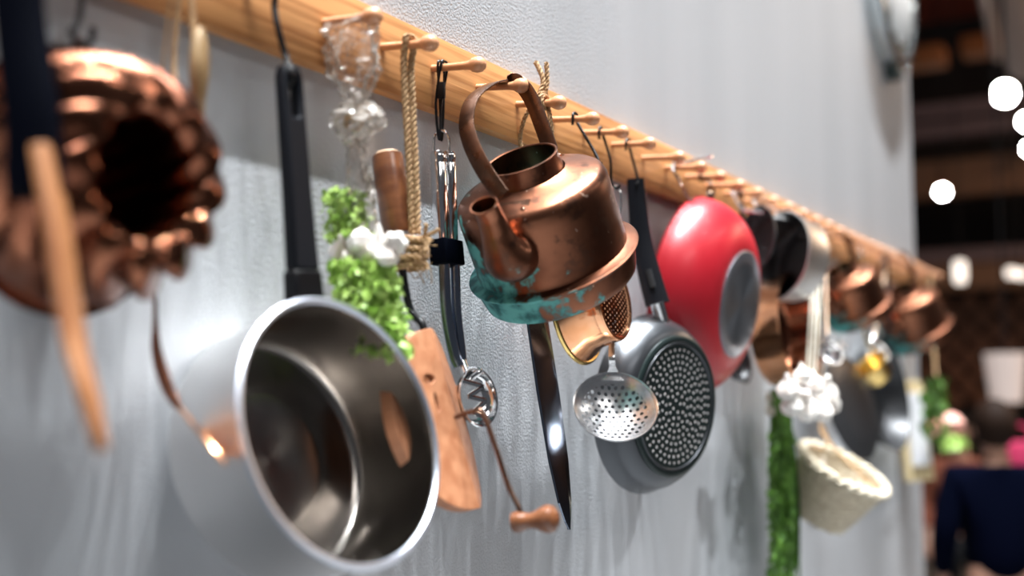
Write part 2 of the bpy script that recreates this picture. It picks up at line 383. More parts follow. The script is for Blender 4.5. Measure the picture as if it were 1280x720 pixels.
# ------------------------------------------------------------------ hooks
def s_hook(i, off, end, label, m='black_metal', r=0.0021, rt=0.0085, rb=0.009, flip=1, name='s_hook', group='S hooks on the wooden pegs'):
    c = peg_top(i, off)-V((0, 0, 0.0045)); end = V(end); X = V((1, 0, 0))*flip; Z = V((0, 0, 1))
    pts = [c-X*rt-Z*0.012]+[c+X*(-rt*cos(a))+Z*(rt*sin(a)) for a in [pi*k/6 for k in range(7)]]
    d = (end-c); s = end+Z*(rb)
    pts += [c+X*rt*0.9+Z*(-0.006), s+X*(-rb*0.3)+Z*rb*1.4]
    pts += [end+Z*rb+X*(-rb*cos(a))-Z*(rb*sin(a)) for a in [pi*k/6 for k in range(7)]]
    pts += [end+Z*(rb+0.008)+X*rb*1.0]
    b = B(); tube(b, smooth(pts, 4), r, 8)
    return single(name, b, M[m], label, 'hook', c, group)

# ------------------------------------------------------------------ 1 spatula with black handle (nearest)
x = PX[-4]
t0, t1, t2 = XP(14, -150, x), XP(52, 215, x), XP(122, 555, x-0.01)
sp = thing('wooden_spatula', 'wooden spatula blade on a black handle at the far left, nearest the viewer', 'spatula', t1)
b = B(); path = smooth([XP(18, -120, x), XP(25, 20, x), XP(40, 140, x), XP(43, 228, x)], 8)
sweep(b, path, rrect(0.036, 0.022, 0.4), hint=RT, scale=lambda t: (1.0+0.15*t, 1.0)); link('handle', b, M['navy'], sp, wl(sp))
b = B(); path = smooth([XP(42, 205, x), XP(44, 226, x), XP(45, 243, x)], 4)
sweep(b, path, rrect(0.044, 0.030, 0.5), hint=RT); link('ferrule', b, M['navy'], sp, wl(sp))
b = B(); path = smooth([XP(55, 190, x), XP(72, 290, x), XP(92, 420, x), XP(112, 500, x-.004), XP(126, 562, x-.008)], 8)
sweep(b, path, rrect(0.044, 0.014, 0.45), hint=V((0.80, 0.60, 0)), scale=lambda t: ((0.80+0.22*sin(pi*min(1, t*1.15)))*(1 if t < .70 else max(.22, 1-((t-.70)/.3)**1.6*.78)), 1-0.4*t))
link('blade', b, M['warm_wood'], sp, wl(sp))
b = B(); rope(b, smooth([peg_top(-4, .05)+V((-.006, 0, -.02)), peg_top(-4, .05)+V((0, 0, .003)), peg_top(-4, .05)+V((.006, 0, -.02)), XP(18, -125, x), peg_top(-4, .05)+V((-.006, 0, -.02))], 6), 0.002)
single('cord_loop', b, M['hemp'], 'cord loop holding the black handled spatula to the first peg', 'cord', peg_top(-4, .05))

# ------------------------------------------------------------------ 2 bundt mould
n = axis(200, 235, 0.74, 2)
bc = XP(142, 226, PX[-3]) 
T = frame(bc, n)
bm_ = thing('cake_mould', 'dark copper ring cake mould with swirled flutes, hung by a dark hook', 'mould', T)
NF = 12
def flute(a, r, z):
    sw = a+0.42*math.atan2(z, r-0.07)
    k = 0.5+0.5*cos(NF*sw); am = 0.22*min(1, max(0.45, (r-0.026)/0.05))*(min(1, max(.12, (z+.052)/.045)) if r > .07 else 1)
    return 1-am*(1-k**0.6)
b = B()
prof = [(0.100, -0.050), (0.1035, -0.050), (0.1025, -0.040), (0.102, -0.025), (0.1005, -0.008), (0.097, 0.010), (0.091, 0.026), (0.082, 0.039), (0.071, 0.046), (0.060, 0.046), (0.051, 0.040), (0.046, 0.030), (0.042, 0.012), (0.040, -0.010), (0.038, -0.05), (0.036, -0.085)]
S = 1.09
prof = [(p_.x, p_.y) for p_ in smooth([(r, z, 0) for r, z in prof], 3)]
lathe(b, [(r*S, z*S) for r, z in prof], 180, rfun=lambda a, r, z: flute(a, r/S, z/S))
o = link('fluted_shell', b, M['copper_dark'], bm_)
b = B(); lathe(b, [(0.101*S, -0.052*S), (0.1085*S, -0.052*S), (0.1085*S, -0.049*S), (0.101*S, -0.049*S)], 96); link('rim', b, M['copper_dark'], bm_)
b = B(); lathe(b, [(0, -0.086*S), (0.040*S, -0.086*S), (0.040*S, -0.083*S), (0, -0.083*S)], 48); link('centre_cup', b, M['copper_dark'], bm_)
b = B(); ringp = bc + Matrix(T).to_3x3() @ V((0.108, 0, -0.05))*S
tube(b, [ringp+V((0.008*cos(a), 0, 0.008*sin(a))) for a in [2*pi*k/16 for k in range(16)]], 0.0022, 6, closed=True); link('hanging_ring', b, M['copper_dark'], bm_, wl(bm_))
s_hook(-3, 0.048, ringp+V((0, 0, .004)), 'dark S hook carrying the copper cake mould', r=0.003, rb=0.011)

# ------------------------------------------------------------------ 3 wooden spoon on twine, looped wire whisk
x = PX[-2]
sp2 = thing('hanging_spoon', 'small tan wooden scoop hung on hemp twine under the left of the rail', 'scoop', XP(250, 80, x))
b = B()
Ts = frame(XP(249, 84, x), axis(249, 84, 0.8, 180), (0, 0, 1))
for sgn in (1,):
    pr = []
lathe(b, [(0, -0.040), (0.008, -0.038), (0.0145, -0.026), (0.018, -0.008), (0.0185, 0.006), (0.0145, 0.026), (0.007, 0.037), (0, 0.040)], 24, Matrix.Translation(XP(249, 84, x)) @ Matrix.Scale(0.5, 4, V((0.6, -0.8, 0))))
link('scoop_bowl', b, M['tan_wood'], sp2, wl(sp2))
b = B(); tube(b, [XP(249, 112, x), XP(247, 150, x), XP(243, 205, x+.004)], 0.006, 10); link('scoop_handle', b, M['tan_wood'], sp2, wl(sp2))
b = B(); rope(b, smooth([XP(243, 58, x), XP(240, 10, x), XP(238, -40, x), peg_top(-2, .052)+V((.004, 0, .003)), XP(228, -30, x), XP(221, 20, x), XP(217, 90, x), XP(232, 140, x), XP(246, 205, x)], 6), 0.0030, pitch=0.02)
single('hemp_twine', b, M['hemp'], 'hemp twine looped over the peg above the tan scoop', 'twine', XP(217, 90, x))
wk = thing('wire_whisk', 'flat wire whisk with a dark handle and looped copper tip, below the cake mould', 'whisk', XP(197, 400, x))
b = B(); sweep(b, smooth([XP(190, 250, x), XP(194, 380, x), XP(196, 440, x-.004), XP(212, 490, x-.010), XP(229, 515, x-.014)], 6), rrect(0.009, 0.004, 0.4), hint=(0, -1, 0), scale=lambda t: (0.5+1.1*sin(pi*min(1, max(0, (t-.3)/.65))), 1.0)); link('handle', b, M['copper_dark'], wk, wl(wk))
p0, p1 = XP(227, 512, x-.014), XP(280, 577, x-.02); u_ = (p1-p0); sd = ray(250, 540).normalized()
for k in range(4):
    off = sd*((k-1.5)*0.013)
    b = B(); tube(b, smooth([p0+off*.25, p0+u_*.35+off-sd*.004, p0+u_*.8+off-sd*.005, p0+u_+off, p0+u_*.8+off+sd*.005, p0+u_*.35+off+sd*.004, p0+off*.25+sd*.001], 6), 0.0022, 8); link('wire_loop', b, M['copper'], wk, wl(wk))
b = B(); rope(b, [XP(190, 252, x), XP(196, 150, x), XP(206, 60, x), peg_top(-2, .04)+V((-.003, 0, .001))], 0.0014); single('thin_twine', b, M['hemp'], 'thin twine holding the wire whisk behind the cake mould', 'twine', XP(196, 150, x))

# ------------------------------------------------------------------ pans: one builder for open pots and pans
def pot_profile(R, h, taper=1.0, lip=0.004, th=0.002, corner=0.014):
    Rb = R*taper
    return [(0, -h), (Rb-corner, -h), (Rb-corner*.3, -h+corner*.3), (Rb, -h+corner), (R, -lip*1.4), (R+lip*.8, -lip*.4), (R+lip, 0), (R+lip*.5, lip*.25)], \
           [(R+lip*.5, lip*.25), (R-th*.4, 0), (R-th, -lip*1.4), (Rb-th, -h+corner), (Rb-corner*.3-th, -h+corner*.3+th), (Rb-corner, -h+th), (Rb*.55, -h+th), (Rb*.54, -h+th*1.2), (Rb*.52, -h+th), (0, -h+th)]

# ------------------------------------------------------------------ 4 steel saucepan
x = PX[-1]
pc = XP(433, 537, x+0.012); n = axis(433, 537, 0.665, 21)
T = frame(pc, n)
R = 169*pxm(pc); H = R*0.86
pan = thing('saucepan', 'large open stainless steel saucepan with a long black handle, rim facing out', 'saucepan', T)
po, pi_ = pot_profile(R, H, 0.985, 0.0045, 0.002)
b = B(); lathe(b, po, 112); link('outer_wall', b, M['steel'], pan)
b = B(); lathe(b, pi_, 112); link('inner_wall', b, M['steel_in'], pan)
b = B(); lathe(b, [(R+.0012, -.0038), (R+.0045, -.0025), (R+.0050, .0006), (R+.0024, .0026), (R-.0005, .0022), (R-.0020, .0003), (R-.0018, -.0025)], 112); link('rim', b, M['rim_steel'], pan)
hb = T @ V((R+0.004, 0, -0.022)); ht = XP(360, 82, x)
hd = (ht-hb).normalized(); hn = V((0, -1, 0)); hn = (hn-hd*hn.dot(hd)).normalized(); hs = hd.cross(hn)
Th = Matrix(((hs.x, hd.x, hn.x, hb.x), (hs.y, hd.y, hn.y, hb.y), (hs.z, hd.z, hn.z, hb.z), (0, 0, 0, 1)))
hl = (ht-hb).length
b = B()
ol = [(-.019, .035), (-.0165, hl*.5), (-.0150, hl-.012), (-.010, hl), (.010, hl), (.0150, hl-.012), (.0165, hl*.5), (.019, .035)]
plate(b, ol, [[(-.006, hl-.055), (.006, hl-.055), (.0075, hl-.03), (.006, hl-.012), (-.006, hl-.012), (-.0075, hl-.03)]], 0.015, Th); link('handle', b, M['black_plastic'], pan, wl(pan), bevel=0.003)
b = B(); plate(b, [(-.023, -.004), (.023, -.004), (.0205, .036), (-.0205, .036)], (), 0.019, Th); link('handle_socket', b, M['black_metal'], pan, wl(pan), bevel=0.003)
# hook chain: a swivel hook above the handle
b = B(); c = peg_top(-1, .055)-V((0, 0, .0045)); e = ht-hd*.018
tube(b, smooth([c+V((-.008, 0, -.014)), c+V((-.0085, 0, 0)), c+V((0, 0, .009)), c+V((.0085, 0, 0)), c+V((.005, 0, -.02)), c.lerp(e, .45)+V((-.002, 0, 0)), c.lerp(e, .72)+V((.002, 0, 0)), e+V((-.009, -.010, .006)), e+V((0, -.0, -.0035)), e+V((.008, .010, .012))], 5), 0.0036, 8)
single('s_hook', b, M['black_metal'], 'long black hook holding the steel saucepan handle', 'hook', c, 'S hooks on the wooden pegs')

# ------------------------------------------------------------------ 5 garlic and herbs in cellophane on peg 0
x = PX[0]
ck = thing('herb_bunch', 'bunch of green herbs and garlic tied under a twisted cellophane sleeve', 'herbs', XP(445, 160, x))
b = B()
def sleeve(wf, y0, y1, seg=26, rows=26, turns=0.5, ph=0, jit=.0022):
    rows_ = []
    for j in range(rows+1):
        t = j/rows; py = y0+(y1-y0)*t; cx, hw, hd_ = wf(t); c_ = XP(cx, py, x); s_ = pxm(c_); ring = []
        for i in range(seg):
            a = 2*pi*i/seg; wob = 1+0.16*sin(5*a+7*t+ph)+0.10*sin(9*a-15*t)
            ring.append(b.verts.new(c_+V((0, -1, 0))*(hw*s_*1.15*cos(a)*wob)+V((1, 0, 0))*(hd_*sin(a)*wob)+V((random.uniform(-jit, jit), random.uniform(-jit, jit), random.uniform(-jit, jit)))))
        rows_.append(ring)
    for p, q in zip(rows_, rows_[1:]):
        for i in range(seg): b.faces.new((p[i], p[(i+1) % seg], q[(i+1) % seg], q[i]))
sleeve(lambda t: (437+8*t, 34-4*t-18*max(0, t-.65)/.35, 0.012+0.004*sin(pi*t)), 24, 126)
o = link('cellophane_sleeve', b, M['cello'], ck, wl(ck), ang=80)
b = B()
sleeve(lambda t: (447-2*t, 12+20*sin(pi*min(1, t*1.15)), .008+.010*sin(pi*t)), 126, 182, ph=2, jit=.003); link('cellophane_pouch', b, M['cello'], ck, wl(ck), ang=80)
b = B()
sleeve(lambda t: (444+10*t, 10+12*t, .007), 182, 290, ph=4, rows=18); link('cellophane_tail', b, M['cello'], ck, wl(ck), ang=80)
for (px, py, s_) in ((443, 152, .75), (452, 142, .55)):
    b = B(); c_ = XP(px, py, x); lathe(b, [(0, .020), (.003, .018), (.006, .010), (.013, .004), (.016, -.004), (.012, -.012), (.004, -.016), (0, -.016)], 20, Matrix.Translation(c_) @ Matrix.Rotation(random.uniform(-.8, .8), 4, 'Y') @ Matrix.Scale(s_, 4), rfun=lambda a, r, z: 1+.09*cos(7*a)); link('seed_head', b, M['tan_wood'] if py > 145 else M['garlic'], ck, wl(ck))
for (px, py, s_, rot) in ((428, 312, 1.0, .9), (452, 300, 1.05, -.4), (474, 308, 1.1, .5), (494, 303, .9, -1.1), (462, 318, .9, 1.4), (438, 322, .8, -.8), (484, 318, .85, .2)):
    b = B(); c_ = XP(px, py, x-.01*random.random()); lathe(b, [(0, .024), (.0022, .022), (.004, .013), (.011, .006), (.0155, -.003), (.012, -.012), (.004, -.015), (0, -.015)], 22, Matrix.Translation(c_) @ Matrix.Rotation(rot, 4, V((.5, -.8, 0))) @ Matrix.Scale(s_, 4), rfun=lambda a, r, z: 1+.10*cos(6*a)); link('garlic_bulb', b, M['garlic'], ck, wl(ck))
def leaves(b, n, centre, size=(.004, .011), bend=0.3):
    for _ in range(n):
        c_, d_ = centre(); d_ = d_.normalized(); s_ = random.uniform(*size); q = d_.cross(V((random.uniform(-1, 1), random.uniform(-1, 1), random.uniform(-1, 1)))).normalized()
        nn = d_.cross(q); w_ = s_*random.uniform(.22, .38)
        v0 = b.verts.new(c_); v1 = b.verts.new(c_+d_*s_*.5+q*w_+nn*s_*bend*.4); v2 = b.verts.new(c_+d_*s_+nn*s_*-bend*.3); v3 = b.verts.new(c_+d_*s_*.5-q*w_+nn*s_*bend*.4); v4 = b.verts.new(c_+d_*s_*.55+nn*s_*bend*.15)
        b.faces.new((v0, v1, v4)); b.faces.new((v1, v2, v4)); b.faces.new((v2, v3, v4)); b.faces.new((v3, v0, v4))
def herb_c(cx0, cy0, cx1, cy1, w0, w1, dep):
    def f():
        t = random.random(); cx = cx0+(cx1-cx0)*t; cy = cy0+(cy1-cy0)*t; hw = w0+(w1-w0)*t
        a = random.uniform(0, 2*pi); r_ = sqrt(random.random()); p = XP(cx+hw*r_*cos(a), cy, x); p.x += dep*r_*sin(a)
        return p, V((random.uniform(-.5, .5), random.uniform(-.7, .4), -0.6+random.uniform(-.6, .5)))
    return f
b = B(); leaves(b, 700, herb_c(430, 235, 436, 300, 22, 26, .02), (.006, .013)); stuff(link('upper_foliage', b, M['herb'], ck, wl(ck), ang=80))
b = B(); leaves(b, 2200, herb_c(450, 322, 474, 440, 38, 34, .03), (.006, .016)); stuff(link('lower_foliage', b, M['herb'], ck, wl(ck), ang=80))
for k in range(16):
    b = B(); a_ = XP(450+random.uniform(-22, 22), 290, x); e_ = XP(468+random.uniform(-34, 36), 425+random.uniform(-20, 15), x+random.uniform(-.02, .02)); tube(b, smooth([a_, a_.lerp(e_, .5)+V((random.uniform(-.01, .01), random.uniform(-.01, .01), 0)), e_], 4), 0.0010, 5); link('stem', b, M['herb'], ck, wl(ck))

# ------------------------------------------------------------------ 6 crank lid with grip, rope on peg 1
x = PX[1]
dc = XP(553, 526, x); n = axis(553, 526, 0.36, 17); T = frame(dc, n)
cr = thing('crank_lid', 'round worn wooden lid with an iron crank, wooden knob and brown grip above', 'lid', T)
R = 116*pxm(dc)
b = B(); nn_ = 64
# two halves meeting in a low ridge down the middle, slots cut through the left half
slot1 = [(0.048+.012*cos(a)*.5, .030+.011*sin(a)) for a in [2*pi*k/12 for k in range(12)]]
slot2 = [(0.020+.012*cos(a), .027+.0035*sin(a)) for a in [2*pi*k/12 for k in range(12)]]
ring = [(R*cos(a), R*sin(a)) for a in [2*pi*k/nn_ for k in range(nn_)]]
plate(b, [p for p in ring if p[1] >= -1e-6], [slot1, slot2], 0.014)
plate(b, [p for p in ring if p[1] <= 1e-6], [], 0.014)
for v in b.verts: v.co.z += 0.010-abs(v.co.y)*0.26
link('disc', b, M['worn_wood'], cr, bevel=0.0015)
for k, sl in enumerate((slot1,)):
    b = B(); plate(b, [(px_, py_) for px_, py_ in sl], [], 0.010)
    for v in b.verts: v.co.z += 0.002
    link('plug', b, M['brown_wood'], cr)
Rw = lambda px, py, o_: XP(px, py, x) + V((0, -o_, 0))
ax0 = T @ V((0, 0, 0.012))
def lift_to(px, py, base, dirv):          # point on the ray nearest to base + s*dirv
    v = ray(px, py); d_ = V(dirv); w0 = base-CAM; a_, b_, c_, dd, ee = d_.dot(d_), d_.dot(v), v.dot(v), d_.dot(w0), v.dot(w0)
    s_ = (b_*ee-c_*dd)/(a_*c_-b_*b_); return base+d_*s_
c1 = lift_to(606, 518, ax0, n); q1 = XP(650, 652, c1.x)
arm = q1
b = B(); tube(b, smooth([T @ V((0, 0, 0)), ax0, c1-n*.012, c1+V((0, 0, -.006)), c1.lerp(arm, .35), c1.lerp(arm, .7), arm+V((0, 0, .012)), arm+V((0, 0, -.004))], 5), 0.0030, 10); link('crank', b, M['copper_old'], cr, wl(cr))
kd = axis(670, 650, 0.35, 5)
b = B(); lathe(b, [(0, -.004), (.011, -.004), (.0125, .002), (.0100, .010), (.0085, .017), (.0105, .024), (.0145, .032), (.0160, .038), (.0145, .045), (.008, .0495), (0, .0505)], 24, frame(arm-kd*.004, kd)); link('crank_knob', b, M['brown_wood'], cr, wl(cr))
g0, g1 = XP(484, 192, x), XP(497, 292, x)
gd = (g1-g0).normalized(); gl = (g1-g0).length; rg = 19.5*pxm(g0)
b = B(); lathe(b, [(0, 0), (rg*.75, 0), (rg*.95, .002), (rg, .006), (rg*1.02, gl*.4), (rg*.98, gl*.9), (rg*.85, gl), (0, gl)], 32, frame(g0, gd)); link('grip', b, M['brown_wood'], cr, wl(cr))
b = B(); lathe(b, [(0, -.0012), (rg*.72, -.0012), (rg*.8, .0006), (0, .0006)], 32, frame(g0, gd)); link('grip_end', b, M['end_wood'], cr, wl(cr))
b = B(); dt = T @ V((R*.97, 0, .004)); tube(b, smooth([g1-gd*.01, g1+gd*.03, XP(512, 385, x), dt+V((0, 0, .01)), dt+V((0, -.004, -.02))], 5), 0.0048, 10); link('rod', b, M['black_metal'], cr, wl(cr))
b = B()
p_ = peg_top(1, .062)
rope(b, smooth([XP(515, 292, x), XP(511, 200, x), XP(505, 90, x), p_+V((-.006, .002, .0005)), p_+V((0, 0, .004)), p_+V((.006, -.003, 0)), XP(514, 90, x+.008), XP(519, 200, x+.006), XP(522, 292, x+.004)], 8), 0.0046, pitch=0.022)
for k in range(4):
    c_ = XP(513, 300+k*11, x); 
    rope(b, [c_+V((.019*cos(a)*(1 if k < 3 else .85), .019*sin(a), .002*sin(a+k))) for a in [2*pi*i/14 for i in range(15)]], 0.0046, pitch=0.022)
tips = ((548, 287), (540, 300), (533, 280))
for (px, py) in tips: rope(b, smooth([XP(520, 303, x), XP(530, 297, x-.004), XP(px, py, x-.01)], 5), 0.0026, pitch=.016)
for k in range(26):
    c_ = XP(random.uniform(508, 534), random.uniform(290, 345), x-.012); tube(b, smooth([c_, c_+V((random.uniform(-.008, .008), random.uniform(-.014, .004), random.uniform(-.010, .010))), c_+V((random.uniform(-.018, .018), random.uniform(-.02, .0), random.uniform(-.018, .012)))], 4), 0.0006, 4)
single('hemp_rope', b, M['hemp'], 'doubled hemp rope over a peg, wound and knotted around the brown grip', 'rope', p_)

# ------------------------------------------------------------------ 7 steel tongs
x = PX[2]
tg = thing('serving_tongs', 'long steel tongs clasped by a black band with slotted round head', 'tongs', XP(553, 190, x))
def arm_(dx, pxs, name):
    b = B(); top = XP(pxs[0], 190, x+dx); mid = XP(pxs[1], 312, x+dx)
    d_ = (mid-top).normalized(); l_ = (mid-top).length
    lathe(b, [(0, 0), (.0085, 0), (.0100, .002), (.0102, .012), (.0095, .014), (.0095, .016), (.0103, .018), (.0103, l_*.6), (.0098, l_), (0, l_)], 24, frame(top, d_)); return link(name, b, M['chrome'], tg, wl(tg))
arm_(0, (547, 553), 'handle_tube'); arm_(.024, (560, 564), 'handle_tube')
b = B(); Tb = frame(XP(558.5, 316, x+.012), (XP(557, 300, x)-XP(560, 332, x)).normalized(), (1, 0, 0)); box(b, (0, 0, 0), (.046, .026, 32*pxm(XP(558, 316, x))), Tb, bev=0.002); link('band', b, M['navy'], tg, wl(tg))
for dx, pts in ((0, ((555, 330), (558, 390), (567, 440), (574, 458))), (.020, ((569, 330), (571, 390), (576, 435), (578, 455)))):
    b = B(); sweep(b, smooth([XP(a, c, x+dx) for a, c in pts], 5), rrect(0.0150 if dx == 0 else .0125, 0.0035, 0.4), hint=RT); link('arm', b, M['blade'], tg, wl(tg))
b = B(); tube(b, [XP(577, 452, x+.01), XP(583, 468, x+.01)], 0.0065, 10); link('socket', b, M['chrome'], tg, wl(tg))
hc = XP(597, 497, x); nh = axis(597, 497, 0.62, 12); Th = frame(hc, nh); Rh = 36*pxm(hc)
b = B(); lathe(b, [(Rh, .000), (Rh+.0018, .0012), (Rh+.001, .003), (Rh-.001, .002), (Rh*.93, -.004), (Rh*.80, -.011), (Rh*.72, -.0125), (Rh*.72, -.014), (Rh*.82, -.0125), (Rh*.95, -.005)], 48, Th); link('head_ring', b, M['chrome'], tg, wl(tg))
b = B()
zz = [(-.55, -.45), (.62, -.30), (-.30, -.05), (.66, .06), (-.15, .34), (.5, .5)]
for p, q in zip(zz, zz[1:]): sweep(b, [Th @ V((-p[1]*1.4*Rh, -p[0]*Rh, -.006)), Th @ V((-q[1]*1.4*Rh, -q[0]*Rh, -.006))], rrect(.007, .0014, .4), hint=nh.cross(V((0, 0, 1))))
link('head_slats', b, M['chrome'], tg, wl(tg))
b = B(); tube(b, smooth([XP(583, 462, x+.01), Th @ V((Rh*.95, -.01, .0)), Th @ V((Rh*.7, .0, -.008)), Th @ V((Rh*.5, .012, -.012))], 5), .004, 10); link('head_neck', b, M['chrome'], tg, wl(tg))
b = B(); c_ = XP(551, 176, x); tube(b, smooth([XP(542, 190, x), XP(543, 170, x), XP(551, 163, x), XP(560, 170, x), XP(561, 190, x)], 5), .0022, 8); link('hanging_loop', b, M['chrome'], tg, wl(tg))
p_ = peg_top(2, .036)
b = B()
for dx in (-.002, .003):
    tube(b, smooth([XP(549, 168, x)+V((dx, 0, -.004)), XP(547, 130, x)+V((dx*2, 0, 0)), p_+V((-.0075, dx, -.004)), p_+V((0, dx, .0035)), p_+V((.0075, dx, -.004)), XP(553, 130, x+.004)+V((dx, 0, 0)), XP(551, 172, x)+V((dx, 0, 0)), XP(549, 168, x)+V((dx, 0, -.004))], 6), .0017, 6)
b2 = XP(552, 113, x-.004); box(b, tuple(b2), (.006, .010, .022), bev=.001)
single('cable_tie', b, M['black_metal'], 'black cable tie looped over a peg holding the steel tongs', 'tie', p_)

# ------------------------------------------------------------------ 8 the copper kettle
def kettle(T, label, first=None, scale=1.0, m=None, name='copper_kettle'):
    T = T @ Matrix.Scale(scale, 4)
    k = thing(name, label, 'kettle', T, 'copper kettles on the rail')
    if first:
        for c in list(first.children):
            o = c.copy(); COL.objects.link(o); o.parent = k
        return k
    b = B()
    lathe(b, [(.1165, .0015), (.108, .003), (.104, .0045), (.1035, .02), (.1035, .05), (.1032, .085), (.1025, .098), (.0995, .106), (.094, .1105), (.075, .1165), (.058, .1215), (.0535, .124)], 96)
    link('body', b, M['kettle'], k)
    b = B(); lathe(b, [(.0525, .118), (.0515, .121), (.0485, .146), (.0492, .1475), (.0475, .1478), (.0462, .1465), (.0485, .121), (.0500, .112), (.078, .104), (.095, .094), (.098, .02), (.09, .004), (0, .004)], 72); link('collar', b, M['kettle'], k)
    b = B(); lathe(b, [(.1165, .0015), (.1185, .0000), (.1175, -.0022), (.1120, -.006), (.1075, -.030), (.1055, -.0375), (.103, -.040), (0, -.040)], 96); link('base_flange', b, M['kettle'], k)
    # spout: teardrop rooted low on the side, rising to an open lip
    path = smooth([V((.088, 0, .062)), V((.106, 0, .060)), V((.122, 0, .068)), V((.130, 0, .086)), V((.131, 0, .108)), V((.133, 0, .130)), V((.139, 0, .148))], 6)
    sc_ = [(1.0, 1.0), (1.30, 1.36), (1.26, 1.32), (.95, 1.02), (.72, .80), (.60, .70), (.62, .76)]
    def ss(t):
        f = t*6; i = min(5, int(f)); g = f-i; return (sc_[i][0]*(1-g)+sc_[i+1][0]*g, sc_[i][1]*(1-g)+sc_[i+1][1]*g)
    b = B(); sweep(b, path, circ(.0240, 22), hint=(0, 0, 1), caps=False, scale=ss)
    sweep(b, path, circ(.0222, 22), hint=(0, 0, 1), caps=False, scale=ss)
    fr_ = frames(path, (0, 0, 1)); e_ = path[-1]
    tube(b, [e_+fr_[-1][1]*(.0231*.62*cos(a))+fr_[-1][2]*(.0231*.76*sin(a)) for a in [2*pi*q/24 for q in range(24)]], .0014, 6, closed=True)
    link('spout', b, M['kettle'], k)
    # bail handle: swings on its brackets, so it stands upright over the peg while the body tips
    fa, ba = T @ V((.083, 0, .128)), T @ V((-.080, 0, .136)); tp_ = peg_top(3, .062)
    hpx = ((628, 246, 0), (606, 214, .12), (589, 180, .3), (583, 152, .45), (590, 124, .6), (610, 107, .8), (630, 101.5, 1), (650, 105, 1.2), (665, 126, 1.4), (677, 156, 1.7), (689, 190, 2))
    da, dt_, db = depth(fa), depth(tp_), depth(ba)
    pts = smooth([DP(px, py, da+(dt_-da)*t if t <= 1 else dt_+(db-dt_)*(t-1)) for px, py, t in hpx], 6)
    fr_ = []
    for i in range(len(pts)):
        t_ = tang(pts, i); n_ = V((-.12, -1, 0)); n_ = (n_-t_*n_.dot(t_)).normalized(); fr_.append((t_, n_, t_.cross(n_)))
    b = B(); sweep(b, pts, rrect(.024, .0026, .4), fr=fr_); link('handle', b, M['copper_old'], k, T.inverted())
    for s, ny in ((1, -1), (-1, 1)):
        b = B(); Tb = Matrix.Translation((s*.079, 0, .112)) @ Matrix.Rotation(s*radians(28), 4, 'Y')
        plate(b, [(-.012, -.028), (.014, -.028), (.014, .028), (-.012, .028)], [], .003, Tb); br = link('handle_bracket', b, M['copper_old'], k)
        for yy in (-.021, .021):
            b = B(); ball(b, (0, 0, 0), .004, (1, 1, .6), Tb @ Matrix.Translation((.004, yy, .002)), 12, 8); r_ = link('rivet', b, M['copper_old'], br)
    return k
kc = XP(691, 323, PX[3]+.004)
upax = axis(680, 280, 0.37, 108)
vv = -ray(680, 290).normalized()
spd = axis(640, 300, 0.90, 205)           # spout side: towards the viewer and to the left
T = frame(kc, upax, spd)
k1 = kettle(T, 'large brown copper kettle with verdigris stain, spout and strap handle, hung over a peg')

# ------------------------------------------------------------------ 9 long blade on a knotted rope
x = PX[4]
kn = thing('long_knife', 'long narrow polished steel blade hanging below the copper kettle', 'knife', XP(690, 520, x))
bt, bb = XP(661, 330, x), XP(711, 662, x)
bd = (bb-bt).normalized(); bw = V((1, -0.05, 0)); bw = (bw-bd*bw.dot(bd)).normalized(); bn = bd.cross(bw); l_ = (bb-bt).length; hw = .031
rows = []; b = B()
for t, f in ((0, .95), (.25, 1), (.5, 1.02), (.75, .9), (.9, .62), (.97, .3), (1, .04)):
    p = bt+bd*l_*t; e = hw*f
    q_ = V((0, -1, 0)); rows.append([b.verts.new(p+bw*(-e)), b.verts.new(p+bw*(-.9*e)+q_*.0022), b.verts.new(p+bw*(.45*e)+q_*.0026), b.verts.new(p+bw*e), b.verts.new(p+bw*(.1*e)-q_*.0026)])
for p, q in zip(rows, rows[1:]):
    for i in range(5): b.faces.new((p[i], p[(i+1) % 5], q[(i+1) % 5], q[i]))
b.faces.new(rows[0]); b.faces.new(rows[-1][::-1]); link('blade', b, M['blade'], kn, wl(kn), ang=12)
b = B(); sweep(b, [XP(684, 215, x+.01), XP(672, 270, x+.005), XP(664, 335, x)], rrect(.022, .016, .4), hint=bw); link('handle', b, M['black_plastic'], kn, wl(kn), bevel=.0)
p_ = peg_top(4, .062)
b = B(); e_ = XP(684, 218, x+.01)
rope(b, smooth([XP(677, 76, x)+V((0, .01, 0)), XP(679, 100, x), p_+V((-.007, 0, .006)), p_+V((-.008, .004, -.010)), p_+V((.006, .006, -.012)), p_+V((.008, .0, .003)), p_+V((-.002, -.004, .010)), p_+V((-.010, -.004, .0))], 8), .0042, pitch=.02)
rope(b, smooth([XP(683, 78, x+.004), XP(684, 102, x+.004), p_+V((.002, -.006, .012)), p_+V((.006, -.006, -.004)), XP(688, 150, x), XP(690, 185, x+.004), e_], 8), .0038, pitch=.02)
rope(b, smooth([p_+V((-.008, .008, -.004)), XP(655, 150, x), XP(652, 185, x+.008), e_], 8), .0034, pitch=.02)
for k in range(4):
    c_ = p_+V((0, .004-.004*k, -.004)); rope(b, [c_+V((.0095*cos(a), .003*sin(a*.5), .0095*sin(a))) for a in [2*pi*i/12 for i in range(13)]], .0036, pitch=.02)
single('hemp_rope', b, M['hemp'], 'knotted hemp rope on the peg right behind the kettle handle', 'rope', p_)

